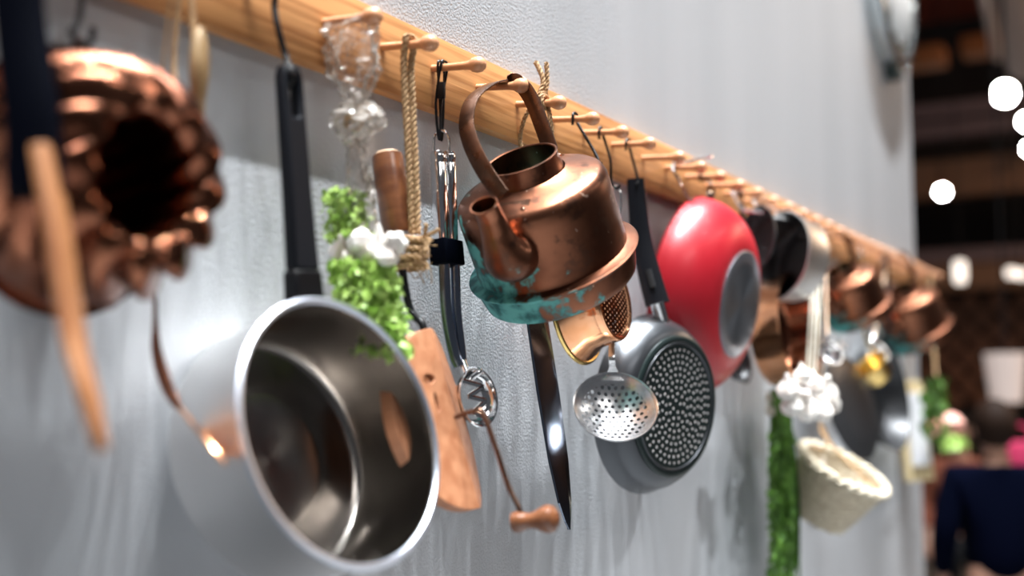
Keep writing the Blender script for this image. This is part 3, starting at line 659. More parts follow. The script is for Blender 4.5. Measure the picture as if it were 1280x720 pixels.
# ------------------------------------------------------------------ 10 copper strainer, perforated front
x = PX[5]
fc = XP(768, 377, x); n = axis(768, 377, .40, 10); T = frame(fc, n)
st = thing('copper_strainer', 'bright copper strainer with rolled rim and perforated end behind the kettle base', 'strainer', T)
rf, rb_, dp = 50*pxm(fc), 70*pxm(fc), .062
b = B(); lathe(b, [(rf*.98, .000), (rf*1.0, -.002), (rf*1.01, -.010), (rf*1.10, -dp*.6), (rb_*.97, -dp+.004), (rb_, -dp)], 64); link('bowl_wall', b, M['copper'], st)
b = B(); lathe(b, [(rb_+.004*cos(a), -dp+.004*sin(a)) for a in [2*pi*k/10 for k in range(11)]], 64); link('rolled_rim', b, M['brass'], st)
b = B(); lathe(b, [(rf*1.0, -.001), (rf*.97, .002), (rf*.90, .0022), (rf*.86, .000)], 64); link('end_ring', b, M['copper'], st)
b = B(); perforated(b, 8, rf*.145, lambda a, c: a*a+c*c < (rf*.86)**2, lambda a, c: V((a, c, -.002+.004*(1-(a*a+c*c)/rf**2))), .20); link('perforated_end', b, M['copper_dark'], st)
b = B(); hp_ = T @ V((rb_+.002, 0, -dp)); tube(b, [hp_+V((0, 0, .006))+V((.008*cos(a), 0, .008*sin(a))) for a in [2*pi*k/14 for k in range(14)]], .0018, 6, closed=True); link('hanging_ring', b, M['brass'], st, wl(st))
s_hook(5, .060, XP(748, 215, x), 'black S hook just right of the kettle, on the sixth peg', r=.0024)
b = B(); tube(b, smooth([XP(748, 214, x), XP(748, 260, x), hp_+V((0, 0, .012))], 5), .0016, 6); single('wire_hanger', b, M['black_metal'], 'thin dark wire from S hook down to the copper strainer', 'wire', XP(748, 260, x))

# ------------------------------------------------------------------ 11 slotted steel skimmer
x = PX[6]
sk = thing('skimmer', 'shiny steel skimmer ladle with perforated bowl in front of the grey frying pan', 'skimmer', XP(769, 510, x))
bc = XP(769, 508, x-.095); n = axis(769, 508, .80, 80); T = frame(bc, n, RT); rbw = 53*pxm(bc)
Rs = rbw*1.35
lf = lambda a, c: T @ V((a, c, -(sqrt(max(0, Rs*Rs-a*a-c*c))-sqrt(Rs*Rs-rbw*rbw))))
b = B(); perforated(b, 10, rbw*.165, lambda a, c: a*a+c*c < (rbw*.84)**2, lf, .26); link('perforated_bowl', b, M['satin'], sk, wl(sk))
b = B(); lathe(b, [(q, -(sqrt(max(0, Rs*Rs-q*q))-sqrt(Rs*Rs-rbw*rbw))) for q in [rbw*(.80+.2*k/4) for k in range(5)]]+[(rbw*1.02, .0008), (rbw*1.0, .0022), (rbw*.97, .001)], 64, T); link('bowl_rim', b, M['satin'], sk, wl(sk))
b = B(); ha = T @ V((0, rbw*.99, .001))
sweep(b, smooth([XP(772, 262, x+.01), XP(769, 350, x-.03), XP(765, 425, x-.068), XP(765, 450, x-.082), ha+V((0, 0, .004)), T @ V((0, rbw*.85, -.006))], 6), rrect(.0135, .0028, .4), hint=RT, scale=lambda t: (.75 if t < .7 else .75+1.9*((t-.7)/.3)**1.5, 1)); link('handle', b, M['satin'], sk, wl(sk))
b = B(); tube(b, smooth([XP(768, 270, x), XP(764, 245, x), XP(770, 232, x), XP(776, 245, x), XP(775, 270, x)], 5), .0018, 8); link('hanging_loop', b, M['chrome'], sk, wl(sk))
p_ = peg_top(6, .052)
b = B(); tube(b, smooth([p_+V((-.006, 0, -.018)), p_+V((-.007, 0, -.004)), p_+V((0, 0, .003)), p_+V((.006, 0, -.006)), XP(763, 200, x), XP(764, 226, x), XP(770, 237, x)+V((0, 0, .002)), XP(775, 232, x-.004)], 5), .0022, 8)
single('s_hook', b, M['black_metal'], 'straight black hook carrying the skimmer, on the seventh peg', 'hook', p_, 'S hooks on the wooden pegs')

# ------------------------------------------------------------------ 12 grey frying pan
x = PX[7]
fc = XP(846, 508, x+.01); n = axis(846, 508, .56, -6); T = frame(fc, n)
fp = thing('frying_pan', 'grey frying pan showing a black base with rows of pale dimples', 'frying pan', T)
rb_ = 84*pxm(fc); rr = 111*pxm(fc)*1.02; dp = .056
b = B(); lathe(b, [(0, -.003), (rb_*.99, -.003), (rb_*1.05, -.004), (rb_*1.16, -.012), (rb_*1.26, -.028), (rr*.99, -dp+.003), (rr+.002, -dp), (rr+.001, -dp-.002), (rr*.98, -dp), (rb_*1.23, -.028), (rb_*1.1, -.012), (rb_, -.006), (0, -.006)], 96); link('pan_wall', b, M['pan_grey'], fp)
b = B(); lathe(b, [(rb_*1.06, -.004), (rb_*1.06, -.0005), (rb_*1.03, .0015), (rb_*.97, .0015), (rb_*.95, .0000), (rb_*.90, .0000), (0, .0000)], 96); link('base_disc', b, M['pan_black'], fp)
b = B(); lathe(b, [(rb_*.965, .0005), (rb_*.955, .0022), (rb_*.93, .0022), (rb_*.92, .0005)], 96); link('base_ring', b, M['pan_grey'], fp)
b = B(); cnt = 0
for j in range(1, 10):
    rj = rb_*.90*j/9.6; m_ = int(2*pi*rj/(rb_*.118))
    for i in range(m_):
        a = 2*pi*i/m_+j*.35; ball(b, (rj*cos(a), rj*sin(a), .0003), .0026, (1, 1, .35), None, 6, 4)
stuff(link('dimples', b, M['dimple'], fp))
hb = T @ V((rr*.93, .0, -dp+.018)); 
pts = [XP(794, 224, x), XP(797, 258, x), XP(802, 300, x), XP(811, 340, x), XP(822, 380, x)]
b = B(); dirs = smooth(pts, 5)
sweep(b, dirs, rrect(.036, .014, .4), hint=RT, scale=lambda t: (.82+.35*t, 1-.1*t)); link('handle', b, M['grey_plastic'], fp, wl(fp))
hn = V((0, -1, 0)); hd = (pts[4]-pts[3]).normalized(); w_ = axis(815, 345, .25, -5); w_ = (w_-hd*w_.dot(hd)).normalized()
b = B(); c_ = pts[3]+(pts[4]-pts[3])*.20+ -ray(815, 345).normalized()*.009
sweep(b, [c_-hd*.016, c_+hd*.016], rrect(.010, .004, .4), hint=w_); link('handle_slot', b, M['trousers'], fp, wl(fp))
b = B(); tube(b, [pts[4]-hd*.004, pts[4].lerp(hb, .5), hb+V((0, 0, -.004))], .0125, 16); link('ferrule', b, M['chrome'], fp, wl(fp))
s_hook(7, .050, XP(798, 236, x), 'black S hook above the grey frying pan handle', r=.0024, rb=.007)

# ------------------------------------------------------------------ 13 red wok
x = PX[9]
fc = XP(925, 380, x+.05); n = axis(925, 380, .34, -8); T = frame(fc, n)
wk = thing('red_wok', 'large red wok with a round grey metal base turned outwards', 'wok', T)
rb_ = 66*pxm(fc); rr = 128*pxm(fc)*1.0; dp = .098
pf = []
for k in range(15):
    t = k/14; r_ = rb_*.9+(rr-rb_*.9)*sin(t*pi/2)**.92; z = -dp*(1-cos(t*pi/2))**.95; pf.append((r_, z))
b = B(); lathe(b, [(0, -.001), (rb_*.9, -.001)]+pf[1:]+[(rr+.003, -dp-.001), (rr+.001, -dp-.003), (rr-.004, -dp)]+[(r_-.004, z-.003) for r_, z in pf[::-1]][1:]+[(0, -.005)], 96); link('bowl', b, M['red'], wk)
b = B(); lathe(b, [(rb_*1.02, -.004), (rb_*1.02, .002), (rb_*.98, .004), (rb_*.60, .0032), (rb_*.2, .0028), (0, .0028)], 72); link('base_disc', b, M['wok_base'], wk)
b = B(); top = T @ V((rr*.985, 0, -dp+.006)); tube(b, smooth([top+V((-.014, 0, -.010)), top+V((-.011, -.004, .012)), top+V((.011, -.004, .012)), top+V((.014, 0, -.010))], 5), .003, 8); link('loop_handle', b, M['chrome'], wk, wl(wk))
p_ = peg_top(9, .048)
b = B(); tube(b, smooth([XP(890, 192, x)-V((0, 0, .004)), p_+V((.009, .006, .004)), p_+V((0, 0, .004)), p_+V((-.012, .006, .001)), XP(842, 214, x-.03), XP(848, 224, x-.03), XP(856, 240, x-.03), XP(864, 250, x-.03), XP(868, 246, x-.03)], 5), .0030, 8)
single('s_hook', b, M['chrome'], 'bent shiny hook with a loose end on the red wok left shoulder', 'hook', p_, 'S hooks on the wooden pegs')
s_hook(10, .052, top+V((.004, -.004, .006)), 'dark hook on the peg over the top of the red wok', r=.0026, rb=.012)

# ------------------------------------------------------------------ 14 pans and pots beyond the wok
def pot(name, label, cat, px, py, off, rpx, c, ang, depth_f, mo, mi, taper=1.0, handle=None, hm='black_metal', group=None, X=None):
    p = W(px, py, off) if X is None else XP(px, py, X); T = frame(p, axis(px, py, c, ang)); t = thing(name, label, cat, T, group); R = rpx*pxm(p)
    a, d_ = pot_profile(R, R*depth_f, taper, .004, .0022, R*.12)
    b = B(); lathe(b, a, 64); link('outer_wall', b, M[mo], t)
    b = B(); lathe(b, d_, 64); link('inner_wall', b, M[mi], t)
    top = T @ V((R, 0, -.012))
    if handle:
        q = [top+V((0, .0, -.01))]+[XP(a_, c_, p.x) for a_, c_ in handle]
        b = B(); sweep(b, smooth(q, 4), rrect(.020, .007, .4), hint=(1, 0, 0)); link('handle', b, M[hm], t, wl(t)); top = q[-1]
    else:
        b = B(); tube(b, [top+V((0, 0, .008))+V((.009*cos(k), 0, .009*sin(k))) for k in [2*pi*i/14 for i in range(14)]], .0022, 6, closed=True); link('hanging_ring', b, M[hm], t, wl(t)); top = top+V((0, 0, .014))
    return t, top
def near_peg(p): return min(PX, key=lambda i: abs(PX[i]-p.x))
def hang(top, label, m='chrome', r=.0028):
    i = near_peg(top); off = min(.072, max(.035, -top.y))
    return s_hook(i, off, V((top.x, top.y, top.z)), label, m, r=r, rb=.010)
t, top = pot('steel_skillet', 'dark round skillet just behind the right edge of the red wok', 'skillet', 945, 298, .10, 40, .50, 170, .30, 'dark_iron', 'dark_iron', .8, [(928, 262), (916, 243)], 'satin')
hang(top, 'bright hook above the dark round skillet behind the red wok')
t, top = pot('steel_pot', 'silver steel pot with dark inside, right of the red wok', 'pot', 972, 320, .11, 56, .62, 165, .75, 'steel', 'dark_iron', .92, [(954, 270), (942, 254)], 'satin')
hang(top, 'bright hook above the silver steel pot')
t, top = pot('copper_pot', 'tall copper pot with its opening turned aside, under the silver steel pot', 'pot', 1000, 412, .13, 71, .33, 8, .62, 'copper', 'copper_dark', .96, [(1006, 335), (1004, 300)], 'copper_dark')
hang(top, 'bright hook holding the copper pot by its handle')
t, top = pot('sauce_pan', 'small dark pan bottom peeking out under the right side of the red wok', 'pan', 928, 450, .05, 28, .35, 10, .5, 'dark_iron', 'dark_iron', .9, [(930, 380), (930, 300), (928, 266)])
hang(top, 'dark hook for the small pan behind the red wok', 'black_metal')

# greens tied with ribbon
p = W(975, 505, .07); pk = near_peg(p)
gr = thing('leek_bunch', 'long hanging strip of dark green leaves tied with pale tape', 'greens', p)
b = B()
for k in range(34):
    a0 = W(976+random.uniform(-9, 9), 490+random.uniform(-4, 6), .07+random.uniform(-.02, .02)); a2 = W(978+random.uniform(-16, 17)+5, 690+random.uniform(-60, 60), .07+random.uniform(-.025, .025)); a1 = a0.lerp(a2, .5)+V((random.uniform(-.03, .01), random.uniform(-.01, .01), 0))
    sweep(b, smooth([a0, a1, a2], 6), rrect(.016, .0014, .4), hint=V((random.uniform(-1, 1), -1, 0)), scale=lambda t: (1-.75*t*t, 1))
stuff(link('leaf_blades', b, M['herb_dark'], gr, wl(gr)))
b = B(); leaves(b, 600, lambda: (W(977+random.uniform(-16, 16), random.uniform(535, 720), .07+random.uniform(-.03, .03)), V((random.uniform(-.4, .4), random.uniform(-.4, .4), -1))), (.012, .026)); stuff(link('leaf_tips', b, M['herb_dark'], gr, wl(gr), ang=80))
b = B(); c_ = W(975, 505, .07); lathe(b, [(.030, -.026), (.033, -.012), (.028, 0), (.033, .012), (.029, .026)], 20, Matrix.Translation(c_)); link('tape', b, M['pale_twine'], gr, wl(gr))
b = B(); rope(b, smooth([c_+V((0, 0, .02)), W(980, 440, .05), peg_top(pk, .05)+V((0, 0, .003))], 6), .003, step=.008); single('twine', b, M['hemp'], 'twine from peg to the dark green leek bunch, behind the copper pot', 'twine', c_)

# garlic braid on pale ribbon
p = W(1012, 495, .19); pk = near_peg(p)
gb = thing('garlic_bunch', 'cluster of white garlic bulbs on a long pale ribbon beside the copper pot', 'garlic', p)
for k, (px, py, s_) in enumerate(((985, 487, 1), (1000, 500, 1.1), (1018, 482, 1.0), (1030, 492, 1.35), (1010, 512, 1.15), (990, 508, 1.0), (1028, 515, 1.0), (1003, 470, .8), (1038, 505, 1.0))):
    b = B(); c_ = W(px, py, .18+.03*random.random()); lathe(b, [(0, .034), (.004, .032), (.006, .022), (.016, .013), (.0225, 0), (.018, -.015), (.006, -.020), (0, -.020)], 20, Matrix.Translation(c_) @ Matrix.Rotation(random.uniform(-1.2, 1.2), 4, V((random.random(), -1, 0))) @ Matrix.Scale(s_, 4), rfun=lambda a, r, z: 1+.08*cos(7*a)); link('garlic_bulb', b, M['garlic'], gb, wl(gb))
b = B()
for dx in (-5, 0, 5):
    sweep(b, smooth([W(1014+dx, 470, .18), W(1018+dx, 400, .165), W(1021+dx, 340, .13), W(1023+dx*.6, 300, .09), peg_top(near_peg(W(1024, 290, .07)), .062)+V((0, .003*dx/5, .003))], 6), rrect(.011, .002, .4), hint=V((1, 0, 0)))
link('ribbon', b, M['pale_twine'], gb, wl(gb))

# wicker basket
p = W(1033, 652, .17); rc = W(1054, 586, .17)
up_ = axis(1055, 600, .27, 59); T = frame(rc-up_*.128, up_)
bk = thing('wicker_basket', 'small pale wicker basket tilted on a cord, below the garlic cluster', 'basket', T)
r0, r1, hh = .066, .104, .128
b = B()
for j in range(17):
    t = j/16; r_ = r0+(r1-r0)*t; ph = pi*(j % 2)
    tube(b, [V(((r_+.0035*cos(12*a+ph))*cos(a), (r_+.0035*cos(12*a+ph))*sin(a), hh*t)) for a in [2*pi*k/72 for k in range(72)]], .0046, 5, closed=True)
stuff(link('weave', b, M['wicker'], bk))
b = B()
for k in range(24):
    a = 2*pi*k/24; tube(b, [V((r0*cos(a), r0*sin(a), 0)), V((r1*cos(a), r1*sin(a), hh))], .0028, 5)
stuff(link('stakes', b, M['wicker'], bk))
b = B(); lathe(b, [(0, 0), (r0, 0), (r0, .004), (0, .004)], 32); link('basket_bottom', b, M['wicker'], bk)
b = B()
for s in (0, pi): tube(b, [V(((r1+.006*cos(14*a+s))*cos(a), (r1+.006*cos(14*a+s))*sin(a), hh+.006*sin(14*a+s))) for a in [2*pi*k/112 for k in range(112)]], .007, 6, closed=True)
link('rim', b, M['wicker'], bk)
GL = ('white garlic bulb in the wicker basket, nearest its left rim', 'white garlic bulb in the wicker basket, nearest its right rim', 'white garlic bulb in the wicker basket, between the other two')
for k in range(3):
    a = (pi, -.3, 1.6)[k]; b = B(); lathe(b, [(0, .046), (.003, .042), (.006, .026), (.018, .014), (.026, 0), (.02, -.015), (.006, -.020), (0, -.020)], 18, T @ Matrix.Translation((.055*cos(a), .055*sin(a), hh-.045)) @ Matrix.Rotation(a, 4, 'X'), rfun=lambda a, r, z: 1+.08*cos(7*a))
    single('garlic_bulb', b, M['garlic'], GL[k], 'garlic', T @ V((.055*cos(a), .055*sin(a), hh-.045)), 'garlic in the wicker basket')
b = B(); rope(b, smooth([T @ V((-r1, 0, hh)), W(1030, 545, .11), W(1028, 520, .10), W(1026, 480, .06), W(1026, 400, .06), peg_top(near_peg(W(1026, 300, .06)), .05)+V((0, 0, .003))], 8), .004, step=.008, pitch=.03)
rope(b, smooth([W(1029, 532, .105), W(1035, 560, .115), T @ V((r1*.9, 0, hh))], 6), .004, step=.008, pitch=.03)
single('basket_cord', b, M['hemp'], 'hemp cord from the rail down to the tilted wicker basket', 'cord', W(1028, 520, .1))

# two more kettles
def kettle_at(px, py, off, ang, sc_, c, label):
    p = W(px, py, off); ua = axis(px, py, c, ang); return kettle(frame(p, ua, axis(px, py, .85, 205)), label, first=k1, scale=sc_)
k2 = kettle_at(1071, 384, .115, 112, .80, .36, 'middle copper kettle of the three, smaller and out of focus above the dark lid')
k3 = kettle_at(1145, 412, .125, 110, .98, .34, 'farthest copper kettle, at the very end of the rail')

# dark lid, black pan, brass dipper, steel ladles
def disc_lid(px, py, off, rpx, c, ang, label):
    p = W(px, py, off); T = frame(p, axis(px, py, c, ang)); t = thing('pan_lid', label, 'lid', T); R = rpx*pxm(p)
    b = B(); lathe(b, [(0, .010), (R*.5, .009), (R*.82, .004), (R*.86, .002), (R*.96, .002), (R, 0), (R, -.005), (R*.97, -.006), (0, -.004)], 64); link('disc', b, M['dark_iron'], t)
    b = B(); top = T @ V((R, 0, -.002)); tube(b, [top+V((.020*cos(k), 0, .016+.020*sin(k))) for k in [2*pi*i/14 for i in range(14)]], .006, 8, closed=True); link('hanging_ring', b, M['chrome'], t, wl(t))
    return t, top+V((0, 0, .036))
t, top = disc_lid(1066, 508, .11, 67, .40, 14, 'flat dark round griddle hanging right of the garlic cluster')
b = B(); tube(b, [top, XP(1060, 440, top.x), XP(1064, 380, top.x), peg_top(near_peg(top), .05)+V((0, 0, .001))], .0022, 6); single('wire_hanger', b, M['chrome'], 'long wire holding the flat dark griddle', 'wire', top)
t, top = pot('black_pan', 'deep black pan with a long handle behind the brass dipper', 'pan', 1112, 492, .09, 70, .32, 8, .42, 'dark_iron', 'dark_iron', .85, [(1112, 410), (1110, 360), (1108, 326)], 'black_plastic')
hang(top, 'dark hook holding the deep black pan', 'black_metal')
t, top = pot('brass_dipper', 'small shiny brass dipper in front of the black pan', 'dipper', 1087, 456, .11, 21, .45, 130, 1.1, 'brass', 'brass', .85, [(1082, 420), (1078, 350), (1076, 322)], 'brass')
hang(top, 'bright hook above the brass dipper')
def ladle(px0, py0, px1, py1, off, rr_, label):
    p = W(px1, py1, off); t = thing('steel_ladle', label, 'ladle', p, 'steel ladles near the end of the rail')
    nn2 = axis(px1, py1, .7, 40); T = frame(p, nn2)
    b = B(); lathe(b, [(rr_*sin(a), -rr_*cos(a)) for a in [pi/2*k/8 for k in range(9)]]+[(rr_*.95, 0)]+[(rr_*.95*sin(a), -rr_*.95*cos(a)) for a in [pi/2*k/8 for k in range(8, -1, -1)]], 32, T); link('bowl', b, M['chrome'], t, wl(t))
    tp = W(px0, py0, .055); b = B(); tube(b, smooth([T @ V((rr_, 0, 0)), p+V((0, .012, .05)), tp+V((0, 0, -.02)), tp+V((.006, 0, -.004)), tp+V((0, 0, .006)), tp+V((-.008, 0, -.002))], 5), .0035, 8); link('handle', b, M['chrome'], t, wl(t)); return t
for a in ((1030, 290, 1040, 441, .17, .028, 'steel ladle with its bowl right of the ribbon, above the griddle'), (1106, 328, 1098, 441, .10, .032, 'steel ladle in front of the black pan, right of the brass dipper')): ladle(*a)

# boards and greens at the wall's end
p = W(1147, 540, .05)
bd_ = thing('cutting_board', 'pale cream wooden board hanging at the end of the wall', 'board', W(1143, 600, .05))
Tb = frame(W(1143, 538, .045), axis(1143, 538, .55, 4)); hb_ = 62*pxm(p)
b = B(); plate(b, [(-hb_, -.075), (hb_*.8, -.075), (hb_, -.05), (hb_, .05), (hb_*.8, .075), (-hb_, .075)], [ell(hb_*.85, 0, .012, .012, 12)], .016, Tb); link('board', b, M['cream'], bd_, wl(bd_), bevel=.002)
b = B(); plate(b, [(-hb_*.7, -.05), (hb_*.75, -.05), (hb_*.75, .05), (-hb_*.7, .05)], [], .010, Tb @ Matrix.Translation((0, 0, .0135))); link('white_panel', b, M['white'], bd_, wl(bd_))
b = B(); tp = Tb @ V((hb_*.85, 0, 0)); rope(b, [tp+V((0, -.012, -.008)), tp+V((0, 0, .02)), peg_top(28, .04)+V((0, 0, .003))], .003, step=.01); single('board_cord', b, M['hemp'], 'cord from the rail to the pale cream board', 'cord', tp)
vp = W(1166, 500, .13)
vb = thing('vegetable_bunch', 'bunch of green leaves with pink radishes beyond the cream board', 'vegetables', vp)
b = B(); leaves(b, 260, lambda: (W(random.gauss(1167, 5), random.uniform(468, 540), .14+random.uniform(-.04, .04)), V((random.uniform(-.4, .4), random.uniform(-.4, .4), -.8))), (.025, .05)); stuff(link('foliage', b, M['herb_dark'], vb, wl(vb), ang=80))
b = B(); leaves(b, 90, lambda: (W(random.gauss(1190, 7), random.uniform(541, 552), .17+random.uniform(-.04, .04)), V((random.uniform(-.5, .5), random.uniform(-.5, .5), -.6))), (.025, .05)); stuff(link('pale_foliage', b, M['herb'], vb, wl(vb), ang=80))
for px, py, r_ in ((1189, 532, .046), (1167, 534, .024)):
    b = B(); c_ = W(px, py, .17); lathe(b, [(0, r_), (r_*.5, r_*.8), (r_*.95, r_*.25), (r_*.9, -r_*.35), (r_*.4, -r_*.9), (0, -r_*1.3)], 20, Matrix.Translation(c_)); link('radish', b, M['pink'], vb, wl(vb))
b = B(); rope(b, smooth([W(1170, 470, .13), W(1166, 410, .10), peg_top(30, .06)+V((0, 0, .003))], 5), .004, step=.012); single('bunch_cord', b, M['hemp'], 'cord from the last peg to the radish bunch', 'cord', W(1170, 470, .13))

# round sign high on the wall
p = W(1116, -20, .03); Rg = .30
sg = thing('round_sign', 'round metal ringed sign high on the grey wall near its end', 'sign', frame((p.x, 0, p.z), (0, -1, 0)))
b = B(); lathe(b, [(0, 0), (Rg, 0), (Rg, .045), (Rg*.97, .052), (Rg*.86, .052), (Rg*.83, .040), (0, .040)], 72); link('ring', b, M['sign_chrome'], sg)
b = B(); lathe(b, [(0, .041), (Rg*.82, .041), (Rg*.82, .0415), (0, .0415)], 64); link('face', b, M['sign_dark'], sg)
for k in range(5):
    yy = (k-2)*.085; hh_ = sqrt(max(.001, (Rg*.74)**2-yy*yy)); b = B(); box(b, (-hh_*.22, yy, .048), (hh_*1.45, .05, .012), bev=.003); link('raised_bar', b, M['sign_white'], sg)
b = B(); box(b, (-Rg*1.04, 0, .025), (.05, .07, .05), bev=.004); link('sign_shadow_block', b, M['sign_dark'], sg)  # dark box added in place of the shadow under the sign

# ------------------------------------------------------------------ the hall beyond
def bar(name, label, cat, x0, ztop, zbot, m, y0=-7, y1=5, dx=.2):
    b = B(); box(b, (x0, (y0+y1)/2, (ztop+zbot)/2), (dx, y1-y0, ztop-zbot)); return single(name, b, M[m], label, cat, (x0, (y0+y1)/2, zbot))
def zat(py, d): return DP(1220, py, d).z
XB = 11.0; DB = depth((XB, 1.0, 2))
bar('ceiling_beam', 'grey ceiling beam, upper one in the dark hall', 'beam', XB, zat(124, DB), zat(143, DB), 'hall_mauve')
bar('ceiling_beam', 'grey ceiling beam directly under the upper grey one', 'beam', XB, zat(149, DB), zat(167, DB), 'hall_mauve')
bar('wide_beam', 'wide brown beam across the hall at lamp height', 'beam', XB+.3, zat(190, DB), zat(237, DB), 'hall_brown')
bar('ceiling_beam', 'low grey beam above the brown ledge', 'beam', XB, zat(312, DB), zat(328, DB), 'hall_mauve')
bar('ledge_beam', 'brown ledge over the dark display wall', 'beam', XB, zat(331, DB), zat(362, DB), 'hall_brown')
b = B()
for k, (y0_, y1_, py) in enumerate(((1141, 1172, 73), (1205, 1252, 58))):
    b = B(); a_ = DP((y0_+y1_)/2, py, 9.6); box(b, tuple(a_), (.25, .32, .16), bev=.02); single('ceiling_highlight', b, M['orange_highlight'], ('small orange block added for a highlight on the dark red ceiling, near the wall edge', 'larger orange block added for a highlight on the dark red ceiling, beside the duct')[k], 'panel', a_)  # orange blocks put in for warm highlights on the ceiling
# display wall with round brown ends
dw = thing('display_wall', 'dark display wall with staggered round brown ends', 'display', (XB+.45, -1, 0))
b = B(); box(b, (XB+.5, -1, zat(362, DB)/2), (.1, 9, zat(362, DB)), None); link('panel', b, M['hall_dark'], dw, wl(dw))
st0 = None
for r_ in range(8):
    for c_ in range(7):
        q = DP(1172+c_*37+(18 if r_ % 2 else 0)-37, 378+r_*17.5, DB+.30); q.x = XB+.42
        if st0 is None:
            b = B(); lathe(b, [(0, .04), (.05, .04), (.085, .02), (.09, 0), (0, 0)], 16, Matrix.Rotation(radians(-90), 4, 'Y')); st0 = link('round_end', b, M['stud'], dw); o = st0
        else:
            o = st0.copy(); COL.objects.link(o); o.parent = dw
        o.location = wl(dw) @ q
# duct and spot lamps
b = B(); tube(b, [DP(1262, -80, 7.4), DP(1275, 10, 8.0), DP(1286, 78, 8.6)], .16, 24); single('ceiling_duct', b, M['duct'], 'thick grey duct running down across the top right corner', 'duct', DP(1275, 10, 8.0))
b = B(); tube(b, [DP(1216, -80, 6.7), DP(1232, 0, 7.2), DP(1247, 72, 7.7)], .035, 12); single('lamp_track', b, M['duct'], 'thin grey lamp track beside the duct', 'track', DP(1232, 0, 7.2))
def lamp(px, py, d, r_, label, m='lamp'):
    p = DP(px, py, d); t = thing('spot_lamp', label, 'lamp', p, 'spot lamps in the hall'); z = (CAM-p).normalized(); T = frame(p, z)
    b = B(); lathe(b, [(0, -.16), (r_*.6, -.16), (r_*1.05, -.10), (r_*1.1, .01), (r_*1.0, .01), (r_*1.0, -.01), (0, -.01)], 24, T); link('housing', b, M['trousers'], t, wl(t))
    b = B(); lathe(b, [(0, .004), (r_*.6, .003), (r_*.98, -.006)], 24, T); link('lens', b, M[m], t, wl(t))
    b = B(); tube(b, [p-z*.12, V((p.x-z.x*.12, p.y-z.y*.12, 5.45))], .012, 8); link('stem', b, M['trousers'], t, wl(t))
lamp(1256, 117, 7.3, .066, 'largest glowing spot lamp, at the lower end of the duct')
lamp(1284, 152, 9.5, .055, 'glowing spot lamp cut by the frame, lower right of the largest lamp')
lamp(1288, 186, 10.2, .05, 'third spot lamp at the right edge, lowest of the duct lamps')
lamp(1178, 240, 10.5, .045, 'single glowing spot lamp just under the wide brown beam')
def lantern(px, py, d, w_, h_, label):
    p = DP(px, py, d); t = thing('lantern', label, 'lantern', p+V((0, 0, -h_/2)), 'hall lanterns'); 
    b = B(); lathe(b, [(0, -h_/2), (w_*.8, -h_/2), (w_, -h_*.35), (w_, h_*.35), (w_*.8, h_/2), (0, h_/2)], 20, Matrix.Translation(p)); link('globe', b, M['lamp_soft'], t, wl(t))
    b = B(); tube(b, [p+V((0, 0, h_/2)), V((p.x, p.y, 5.45))], .006, 6); link('cord', b, M['trousers'], t, wl(t))
lantern(1200, 340, 9.0, .045, .17, 'tall pale lantern glowing right of the farthest kettle')
lantern(1264, 341, 9.4, .04, .07, 'small round pale lantern, left of a pair at the right edge')
lantern(1277, 343, 8.8, .04, .06, 'small round pale lantern, right of the pair at the right edge')
p = DP(1257, 470, 6.6)
pl = thing('pendant_lamp', 'pale pink tapered lampshade hanging over the person in navy', 'lamp', p)
b = B(); lathe(b, [(.085, -.15), (.115, .13), (.113, .13), (.083, -.15)], 32, Matrix.Translation(p)); link('shade', b, M['shade'], pl, wl(pl))
b = B(); tube(b, [p+V((0, 0, .04)), V((p.x, p.y, 5.45))], .006, 6); link('cord', b, M['trousers'], pl, wl(pl))
b = B(); ball(b, (0, 0, 0), .04, (1, 1, 1.2), Matrix.Translation(p)); link('bulb', b, M['shade'], pl, wl(pl))

